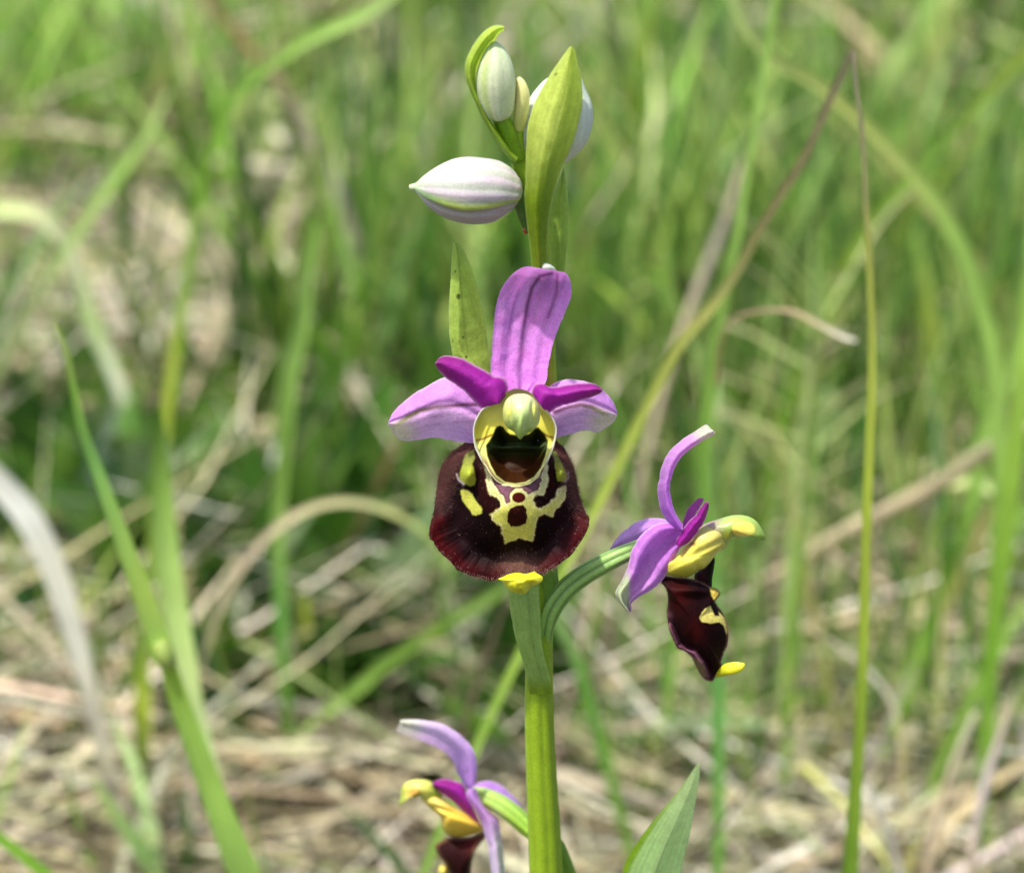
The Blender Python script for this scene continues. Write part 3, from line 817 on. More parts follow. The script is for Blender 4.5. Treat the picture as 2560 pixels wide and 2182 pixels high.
# velvet hairs on the lip shoulders, rim and lower centre
def hairs(name, T, outline, depthf, cx, cy, n_edge, n_in, regions, parent, ln, col):
    O = catmull(outline, 1200, True)
    g = np.random.default_rng(3)
    idx = g.integers(0, len(O), n_edge)
    e = O[idx] + g.normal(0, 3, (n_edge, 2))
    e = e + (np.array([cx, cy]) - e) * g.random((n_edge, 1)) * 0.05
    pts = [e]
    for (rx, ry, sx, sy, nn) in regions:
        pts.append(np.stack([g.normal(rx, sx, nn), g.normal(ry, sy, nn)], -1))
    P = np.vstack(pts)
    s = sdpoly(P[:, 0], P[:, 1], outline)
    P = P[s > -4]
    x, y = P[:, 0], P[:, 1]
    rr = np.clip(1 - sdpoly(x, y, outline) / 560, 0, 1)
    q = T(P)
    A = at(q[:, 0], q[:, 1], depthf(x, y, rr) - 0.004)
    rad = np.stack([x - cx, -(y - cy)], -1)
    rad /= np.linalg.norm(rad, axis=1)[:, None] + 1e-6
    D = np.stack([rad[:, 0] * 0.9, -0.6 + 0 * x, rad[:, 1] * 0.9], -1) + g.normal(0, 0.35, (len(P), 3))
    D /= np.linalg.norm(D, axis=1)[:, None]
    L = ln * (0.5 + g.random(len(P)))
    B = A + D * L[:, None]
    S = np.cross(D, np.array([0, 1.0, 0.3]))
    S /= np.linalg.norm(S, axis=1)[:, None] + 1e-6
    wd = 0.0011
    V = np.stack([A - S * wd, A + S * wd, B], 1).reshape(-1, 3)
    F = np.arange(len(V)).reshape(-1, 3)
    C = np.repeat(lin(col)[None] * (0.6 + 0.8 * g.random((len(P), 1))), 3, 0)
    o = mesh_obj(name, V, F, C, M['hair'], parent)
    o['kind'] = 'stuff'
hairs('lip_hair', T3, LIP, lip_depth, 880, 770, 1300, 0, [(300, 420, 60, 130, 1500), (1430, 430, 50, 130, 1400), (950, 1320, 110, 45, 1300), (230, 680, 45, 150, 700), (1490, 660, 35, 120, 600)],
      F1, 0.034, (140, 100, 90))

# ------------------------------------------------------------------ flower 2 (right, seen from its side)
def rib_green(u, th):
    c = mixc(lin((134, 170, 80)), lin((146, 182, 104)), u)
    return c * (0.55 + 0.6 * np.abs(np.cos(3 * th)) ** 0.7)[..., None]
F2 = tube('flower', T4, [(38, 1560, 0.0, 26), (52, 1440, -0.02, 38), (62, 1330, -0.05, 50), (98, 1215, -0.08, 60), (180, 1100, -0.10, 61), (290, 1010, -0.12, 60), (400, 945, -0.13, 58), (520, 885, -0.12, 54), (630, 838, -0.04, 48), (760, 785, 0.02, 38), (870, 755, 0.02, 28)],
          rib_green, M['stem'], ORCH, n=110, k=60, ribs=6, rib=0.20)
F2['label'] = 'right-hand flower seen from its side'
def pcol(c1, c2, tip=None, edge=lin((226, 200, 224)), tipr=120):
    def f(u, v, x, y):
        c = mixc(c1, c2, sstep(0, 1, u))
        c = c * (1 + 0.05 * np.cos(v * 40))[..., None]
        if tip is not None:
            c = mixc(c, lin((206, 216, 178)), 0.85 * (1 - sstep(0.3 * tipr, tipr, np.hypot(x - tip[0], y - tip[1]))))
        e = np.minimum(v, 1 - v)
        c = mixc(c, edge, 0.6 * (1 - sstep(0, 0.09, e)))
        return c * (1 + 0.07 * hnoise(x, y, 12, 4))[..., None]
    return f
# far side sepal
sheet('side_sepal', T4, [(900, 700), (850, 665), (780, 645), (700, 645), (620, 675), (550, 728), (500, 785), (468, 832)],
      [(900, 800), (850, 800), (780, 800), (700, 800), (620, 812), (560, 825), (510, 835), (470, 842)],
      lambda u, v, x, y: 0.12 + 0.2 * u - 0.1 * np.sin(math.pi * v), pcol(lin((190, 130, 220)), lin((206, 164, 224))), M['petal'], F2, 50, 20)
# upper sepal: narrow curved strap
sheet('upper_sepal', T4, [(880, 740), (838, 680), (790, 600), (770, 500), (775, 400), (805, 290), (850, 210), (920, 150), (1000, 98), (1060, 58), (1085, 58), (1100, 78)],
      [(930, 690), (890, 630), (862, 560), (845, 470), (852, 390), (885, 310), (930, 245), (985, 200), (1045, 160), (1090, 135), (1118, 122), (1132, 100)],
      lambda u, v, x, y: -0.05 - 0.20 * v - 0.12 * np.sin(math.pi * v), pcol(lin((194, 116, 216)), lin((216, 162, 216)), (1065, 70), tipr=130), M['petal'], F2, 80, 24)
# near side sepal, folded, pale tip
def near_col(u, v, x, y):
    c = mixc(lin((196, 120, 212)), lin((214, 158, 214)), sstep(0.2, 1, u))
    c = mixc(c, lin((146, 92, 190)), 0.55 * np.exp(-((v - 0.35) / 0.12) ** 2) * sstep(0.2, 0.5, u))
    c = mixc(c, lin((190, 208, 158)), 0.95 * (1 - sstep(-12, 22, sdpoly(x, y, [(590, 930), (600, 1010), (590, 1100), (596, 1200)], False) * 0 + (x - (588 - 0.02 * (y - 900))))) * sstep(930, 1040, y))
    c = mixc(c, lin((232, 206, 230)), 0.7 * (1 - sstep(0, 0.05, np.minimum(v, 1 - v))))
    return c * (1 + 0.07 * hnoise(x, y, 12, 4))[..., None]
sheet('side_sepal', T4, [(925, 700), (840, 672), (760, 680), (695, 722), (640, 780), (603, 850), (585, 930), (552, 1010), (520, 1070), (500, 1115), (515, 1160), (550, 1205), (580, 1232), (592, 1237)],
      [(930, 800), (905, 840), (880, 885), (860, 930), (835, 975), (805, 1020), (772, 1062), (735, 1092), (690, 1118), (650, 1140), (620, 1162), (600, 1185), (604, 1215), (596, 1237)],
      lambda u, v, x, y: -0.16 - 0.30 * u + 0.24 * np.abs(v - 0.3) * (0.3 + u) - 0.06 * np.sin(v * 9), near_col, M['petal'], F2, 80, 50)
# petals (magenta)
sheet('petal', T4, [(900, 800), (910, 740), (930, 660), (952, 600), (985, 552), (1020, 522), (1042, 514)],
      [(960, 780), (975, 720), (990, 660), (1010, 610), (1035, 570), (1052, 540), (1060, 520)],
      lambda u, v, x, y: 0.06 - 0.05 * v, lambda u, v, x, y: mixc(pet_col(u, v, x, y), lin((176, 100, 170)), 0.5), M['petal'], F2, 40, 14)
sheet('petal', T4, [(888, 815), (885, 780), (915, 735), (950, 680), (1000, 630), (1040, 575), (1070, 540), (1084, 535)],
      [(905, 825), (935, 815), (975, 785), (1010, 740), (1045, 690), (1070, 640), (1088, 590), (1090, 550)],
      lambda u, v, x, y: -0.22 - 0.10 * np.sin(math.pi * v), pet_col, M['petal'], F2, 50, 22)
# cup flank (yellow)
CUP2 = [(800, 965), (815, 930), (860, 905), (915, 860), (950, 815), (985, 775), (1020, 720), (1060, 690), (1130, 680), (1200, 690), (1225, 730), (1222, 780), (1190, 825), (1150, 855), (1125, 885), (1095, 925), (1060, 960), (1020, 975), (985, 1005), (940, 1018), (880, 1014), (820, 1000)]
def cup2_col(x, y, r):
    c = mixc(lin((198, 184, 96)), lin((224, 212, 88)), sstep(-160, 60, (y - 850) + 0.2 * (1000 - x)))
    c = mixc(c, lin((150, 150, 86)), 0.8 * (1 - sstep(690, 780, y)))
    c = mixc(c, lin((170, 168, 40)), 0.6 * np.exp(-((x - 930) / 90) ** 2 - ((y - 985) / 35) ** 2))
    c = mixc(c, lin((70, 30, 34)), sstep(0, 12, sdpoly(x, y, [(985, 1010), (1015, 975), (1070, 955), (1090, 990), (1060, 1040)])))
    c = mixc(c, lin((100, 50, 30)), 0.8 * np.exp(-((x - 985) / 26) ** 2 - ((y - 806) / 12) ** 2))
    return c
polar('column_cup', T4, CUP2, (1000, 890), lambda x, y, r: -0.10 - 0.24 * np.sqrt(np.clip(1 - (0.98 * r) ** 2, 0, 1)) + 0.02 * np.exp(-((y + x * 0.5 - 1375) / 26) ** 2), cup2_col, M['waxy'], F2, n=30, k=90)
# hood with pollen pocket
HOOD = [(960, 790), (985, 730), (1040, 690), (1090, 668), (1150, 650), (1200, 634), (1250, 624), (1300, 624), (1350, 636), (1395, 668), (1425, 712), (1446, 760), (1436, 784), (1415, 778), (1385, 764), (1340, 758), (1290, 762), (1240, 768), (1215, 800), (1180, 840), (1120, 840), (1040, 820)]
def hood_col(x, y, r):
    c = mixc(lin((150, 132, 120)), lin((158, 184, 84)), sstep(1100, 1230, x))
    c = mixc(c, lin((120, 156, 60)), 0.5 * sstep(1370, 1440, x))
    e = 1 - np.sqrt(((x - 1308) / 74) ** 2 + ((y - 712) / 50) ** 2)
    c = mixc(c, lin((244, 224, 104)), sstep(-0.06, 0.1, e))
    c = mixc(c, lin((198, 186, 40)), 0.7 * np.exp(-((x - 1205) / 34) ** 2 - ((y - 752) / 24) ** 2))
    return c
polar('column_head', T4, HOOD, (1230, 712), lambda x, y, r: -0.06 - 0.20 * np.sqrt(np.clip(1 - (0.98 * r) ** 2, 0, 1)), hood_col, M['waxy'], F2, n=26, k=90)
polar('lip_throat', T4, [(1000, 1000), (1040, 965), (1080, 930), (1110, 890), (1128, 900), (1122, 960), (1112, 1020), (1104, 1090), (1060, 1085), (1010, 1060)], (1065, 1010), lambda x, y, r: -0.02 - 0.14 * np.sqrt(np.clip(1 - (0.98 * r) ** 2, 0, 1)),
      lambda x, y, r: mixc(lin((44, 20, 22)), lin((14, 18, 8)), sstep(1060, 1095, x)), M['velvet'], F2, n=16, k=50)
LIP2 = [(768, 1000), (800, 1002), (860, 1012), (950, 1020), (1030, 1042), (1095, 1074), (1140, 1092), (1162, 1112), (1150, 1142), (1128, 1166), (1148, 1200), (1190, 1268), (1212, 1345), (1207, 1430), (1182, 1495), (1166, 1550), (1178, 1592), (1134, 1642), (1104, 1672), (1058, 1655), (1022, 1600), (990, 1530),
        (942, 1482), (892, 1460), (862, 1400), (838, 1330), (826, 1250), (832, 1150), (820, 1085), (790, 1050)]
def lip2_col(x, y, r):
    n2 = hnoise(x, y, 14, 2)
    c = np.broadcast_to(lin((24, 7, 9)), x.shape + (3,)).copy()
    c = mixc(c, lin((58, 9, 9)), 0.8 * np.exp(-((x - 900) / 70) ** 2 - ((y - 1130) / 110) ** 2) + 0.7 * np.exp(-((x - 1010) / 60) ** 2 - ((y - 1350) / 90) ** 2))
    ed = sdpoly(x, y, [(826, 1250), (838, 1330), (862, 1400), (892, 1455), (942, 1478), (995, 1500), (1040, 1560), (1075, 1640)], False)
    c = mixc(c, lin((116, 72, 92)), 0.85 * np.exp(-(ed / 24) ** 2))
    g = sdpoly(x, y, [(990, 1530), (1020, 1530), (1062, 1590), (1075, 1640), (1045, 1640), (1020, 1600)])
    c = mixc(c, lin((120, 108, 62)), 0.7 * sstep(-14, 10, g))
    j = 3 * hnoise(x, y, 14, 6)
    for P, cc in (([(1092, 1078), (1140, 1090), (1162, 1112), (1150, 1142), (1128, 1166), (1108, 1130)], (206, 184, 76)),
                  ([(1100, 1198), (1060, 1220), (1030, 1268), (1050, 1298), (1110, 1308), (1160, 1296), (1190, 1330), (1205, 1380), (1214, 1330), (1190, 1270), (1150, 1230), (1160, 1262), (1130, 1262)], (216, 206, 108))):
        c = mixc(c, lin(cc), sstep(-6, 5, sdpoly(x, y, P) + j))
    e = sdpoly(x, y, LIP2)
    c = mixc(c, lin((120, 84, 74)), 0.6 * (1 - sstep(2, 14, e)))
    return c * (1 + 0.12 * n2)[..., None]
def lip2_depth(x, y, r):
    d = -0.06 - 0.26 * np.sqrt(np.clip(1 - (0.97 * r) ** 2, 0, 1))
    d = d - 0.07 * np.exp(-((x - 1000) / 130) ** 2 - ((y - 1095) / 36) ** 2)
    ed = sdpoly(x, y, [(838, 1330), (892, 1455), (942, 1478), (995, 1500), (1040, 1560), (1075, 1640)], False)
    return d - 0.08 * np.exp(-(ed / 20) ** 2) + 0.06 * np.exp(-((ed + 34) / 16) ** 2)
polar('lip', T4, LIP2, (1005, 1300), lip2_depth, lip2_col, M['velvet'], F2, n=90, k=300, jag=0.008)
hairs('lip_hair', T4, LIP2, lip2_depth, 1005, 1300, 1500, 0, [(900, 1430, 40, 50, 300)], F2, 0.022, (160, 120, 110))
tube('lip_appendage', T4, [(1125, 1640, -0.1, 8), (1150, 1622, -0.14, 26), (1195, 1598, -0.18, 36), (1245, 1588, -0.2, 38), (1285, 1578, -0.22, 30), (1308, 1566, -0.22, 14), (1316, 1560, -0.22, 3)],
     lambda u, th: mixc(lin((190, 186, 24)), lin((216, 214, 50)), u), M['waxy'], F2, n=34, k=24, flat=0.6)

# ------------------------------------------------------------------ flower 3 (low left, half out of the frame, a little behind)
DB = 1.7
F3 = tube('flower', T5, [(990, 1010, 0.15, 44), (930, 950, 0.4, 56), (840, 870, 0.9, 62), (740, 800, 1.4, 62), (640, 752, DB, 54), (560, 735, DB, 40), (525, 740, DB, 20)],
          lambda u, th: mixc(lin((120, 156, 40)), lin((168, 198, 96)), sstep(0.1, 0.8, u)) * (0.85 + 0.22 * np.abs(np.cos(3 * th)))[..., None], M['stem'], ORCH, n=80, k=48, ribs=6, rib=0.14)
F3['label'] = 'lowest flower, blurred, its lip cut by the bottom edge'
sheet('upper_sepal', T5, [(560, 712), (520, 690), (478, 600), (432, 500), (340, 432), (210, 380), (110, 340), (78, 322)],
      [(575, 700), (592, 650), (600, 560), (582, 460), (520, 375), (400, 292), (250, 256), (110, 254)],
      lambda u, v, x, y: DB - 0.15 * np.sin(math.pi * v) - 0.3 * v + 0.05, pcol(lin((200, 146, 224)), lin((230, 208, 234)), (90, 285), tipr=220), M['petal'], F3, 70, 26)
sheet('petal', T5, [(560, 800), (530, 720), (500, 662), (445, 645), (395, 634), (340, 645), (308, 668)],
      [(640, 960), (600, 920), (540, 870), (480, 815), (420, 765), (370, 730), (312, 680)],
      lambda u, v, x, y: DB - 0.2 - 0.1 * np.sin(math.pi * v), pet_col, M['petal'], F3, 40, 20)
CUP3 = [(245, 770), (290, 735), (340, 745), (400, 780), (460, 820), (520, 850), (590, 890), (640, 940), (640, 975), (580, 1000), (500, 1015), (430, 1005), (385, 970), (372, 925), (360, 880), (320, 850), (280, 810)]
polar('column_cup', T5, CUP3, (430, 880), lambda x, y, r: DB - 0.1 - 0.28 * np.sqrt(np.clip(1 - (0.98 * r) ** 2, 0, 1)) + 0.05 * np.exp(-((y - 850 - 0.3 * (x - 420)) / 20) ** 2),
      lambda x, y, r: mixc(lin((228, 208, 104)), lin((228, 194, 74)), sstep(800, 930, y + 0.1 * x)), M['waxy'], F3, n=24, k=70)
HOOD3 = [(98, 808), (108, 750), (112, 700), (140, 662), (190, 642), (250, 640), (305, 655), (350, 690), (380, 745), (330, 790), (280, 790), (240, 760), (200, 765), (150, 755), (125, 790)]
polar('column_head', T5, HOOD3, (235, 710), lambda x, y, r: DB - 0.1 - 0.2 * np.sqrt(np.clip(1 - (0.98 * r) ** 2, 0, 1)),
      lambda x, y, r: mixc(mixc(lin((206, 206, 100)), lin((150, 176, 60)), sstep(270, 340, x) + 0.7 * (1 - sstep(120, 150, x))), lin((236, 172, 84)), np.exp(-((x - 190) / 40) ** 2 - ((y - 725) / 30) ** 2)), M['waxy'], F3, n=22, k=70)
LIP3 = [(330, 1075), (350, 1050), (420, 1012), (500, 1015), (570, 1008), (640, 985), (660, 1010), (600, 1070), (575, 1150), (562, 1248), (560, 1380), (540, 1480), (500, 1540), (450, 1500), (430, 1400), (436, 1290), (395, 1190), (345, 1120)]
polar('lip', T5, LIP3, (490, 1230), lambda x, y, r: DB - 0.05 - 0.26 * np.sqrt(np.clip(1 - (0.97 * r) ** 2, 0, 1)),
      lambda x, y, r: mixc(mixc(np.broadcast_to(lin((50, 20, 20)), x.shape + (3,)) * 0.6, lin((80, 26, 26)), np.exp(-((x - 600) / 90) ** 2 - ((y - 1050) / 70) ** 2)), lin((130, 96, 70)), 0.6 * (1 - sstep(3, 30, sdpoly(x, y, LIP3)))), M['velvet'], F3, n=50, k=120)
sheet('side_sepal', T5, [(545, 700), (530, 742), (560, 800), (610, 870), (645, 960), (668, 1050), (682, 1130), (696, 1240), (712, 1330), (735, 1380)],
      [(600, 700), (620, 770), (660, 830), (700, 870), (738, 910), (756, 980), (764, 1060), (775, 1140), (782, 1240), (745, 1380)],
      lambda u, v, x, y: DB - 0.3 - 0.12 * np.sin(math.pi * v) - 0.15 * u,
      lambda u, v, x, y: mixc(mixc(lin((212, 160, 228)), lin((232, 214, 238)), sstep(0.1, 0.8, u)), lin((190, 212, 170)), 0.9 * sstep(0.45, 0.7, v) * sstep(0.3, 0.6, u)), M['petal'], F3, 60, 24)
sheet('side_sepal', T5, [(540, 730), (570, 690), (620, 660), (690, 652), (760, 680), (830, 740), (880, 800), (905, 845)],
      [(545, 760), (600, 760), (660, 765), (720, 780), (780, 800), (840, 822), (880, 840), (908, 850)],
      lambda u, v, x, y: DB + 0.25 - 0.1 * np.sin(math.pi * v), pcol(lin((186, 126, 214)), lin((196, 156, 220))), M['petal'], F3, 40, 14)
polar('lip_spot', T5, [(360, 1200), (385, 1195), (410, 1215), (418, 1248), (405, 1285), (370, 1280), (350, 1250), (352, 1220)], (385, 1240), lambda x, y, r: DB - 0.15 - 0.1 * (1 - r ** 2),
      const((214, 196, 92)), M['waxy'], F3, n=8, k=30)

# ------------------------------------------------------------------ single grass blades, stalks and straws that the photo shows one by one
def col_path(cols, u):
    cols = np.array([lin(c) for c in cols])
    t = np.linspace(0, 1, len(cols))
    c = np.stack([np.interp(u, t, cols[:, k]) for k in range(3)], -1)
    g = c[:, 1:2] > c[:, 0:1] * 1.05
    c = c * np.where(g, np.array([[1.22, 1.16, 1.0]]), np.array([[1.0, 1.0, 0.96]]))
    return c * 0.91 + 0.09 * c.mean(-1, keepdims=True)

def blade(name, pts, y0, cols, label, cat, group=None, mat='grass', fold=0.22, twist=0.0, y1=None, to_ground=True, parent=None, rnd=False, wf=1.0):
    """pts: (px, py, width px) from the tip down to the root"""
    pts = np.asarray(pts, float).copy()
    pts[:, 2] *= wf
    low = pts[-1]
    if y1 is None:
        y1 = y0
    yy = np.linspace(y1, y0, len(pts))                 # tip .. root
    if to_ground:
        yy = np.minimum(yy, y_ground(np.maximum(pts[:, 1], -200)) - 0.15)
    A = catmull(np.c_[pts, yy], 40)
    P = at(A[:, 0], A[:, 1], A[:, 3])
    W = A[:, 2] * scale_at(A[:, 1], A[:, 3])
    if to_ground and P[-1, 2] > 0.2:                    # carry the blade on down to the soil
        d = P[-1] - P[-4]
        d = d / (np.linalg.norm(d) + 1e-9)
        d[2] = min(d[2], -0.75)
        k = 14
        t = np.linspace(0, 1, k + 1)[1:]
        zt = P[-1, 2] + 0.4
        ext = P[-1] + np.stack([d[0] / -d[2] * zt * t * (1 - 0.35 * t), d[1] / -d[2] * zt * t * 0.4, -zt * t], -1)
        P = np.vstack([P, ext])
        W = np.r_[W, W[-1] * (1 + 0.1 * t)]
    u = np.linspace(0, 1, len(P))
    C = col_path(cols, u) * (1 + 0.10 * hnoise(u * 9, u * 0 + y0, 1.0, 3))[:, None]
    root = P[-1].copy()
    if parent is not None:
        root = None
    if rnd:
        tan = np.gradient(P, axis=0)
        tan /= np.linalg.norm(tan, axis=1)[:, None]
        s = np.cross(tan, [0, 1, 0.01])
        s /= np.linalg.norm(s, axis=1)[:, None]
        n_ = np.cross(s, tan)
        k = 8
        th = np.linspace(0, 2 * math.pi, k, endpoint=False)
        V = P[:, None] + (W[:, None, None] / 2) * (s[:, None] * np.cos(th)[None, :, None] + n_[:, None] * np.sin(th)[None, :, None])
        F = grid_faces(len(P), k, True)
        uv = np.stack(np.broadcast_arrays(th[None] / 6.28 * 2, u[:, None] * 4), -1)
        o = mesh_obj(name, V, F, np.repeat(C[:, None], k, 1), M[mat], parent, origin=root, uv=uv)
    else:
        tan = np.gradient(P, axis=0)
        tan /= np.linalg.norm(tan, axis=1)[:, None]
        view = P - CAM
        view /= np.linalg.norm(view, axis=1)[:, None]
        S = np.cross(tan, view)
        S /= np.linalg.norm(S, axis=1)[:, None]
        B = np.cross(S, tan)
        a = twist + 0.35 * np.sin(u * 3.0 + y0)
        S = S * np.cos(a)[:, None] + B * np.sin(a)[:, None]
        W = W / np.maximum(np.cos(a), 0.5)
        V, F, CC, uv = ribbon_arrays(P[None], W[None], S[None], C[None], fold)
        o = mesh_obj(name, V, F, CC, M[mat], parent, origin=root, uv=uv)
    if parent is None:
        tag(o, label, cat, group)
    return o

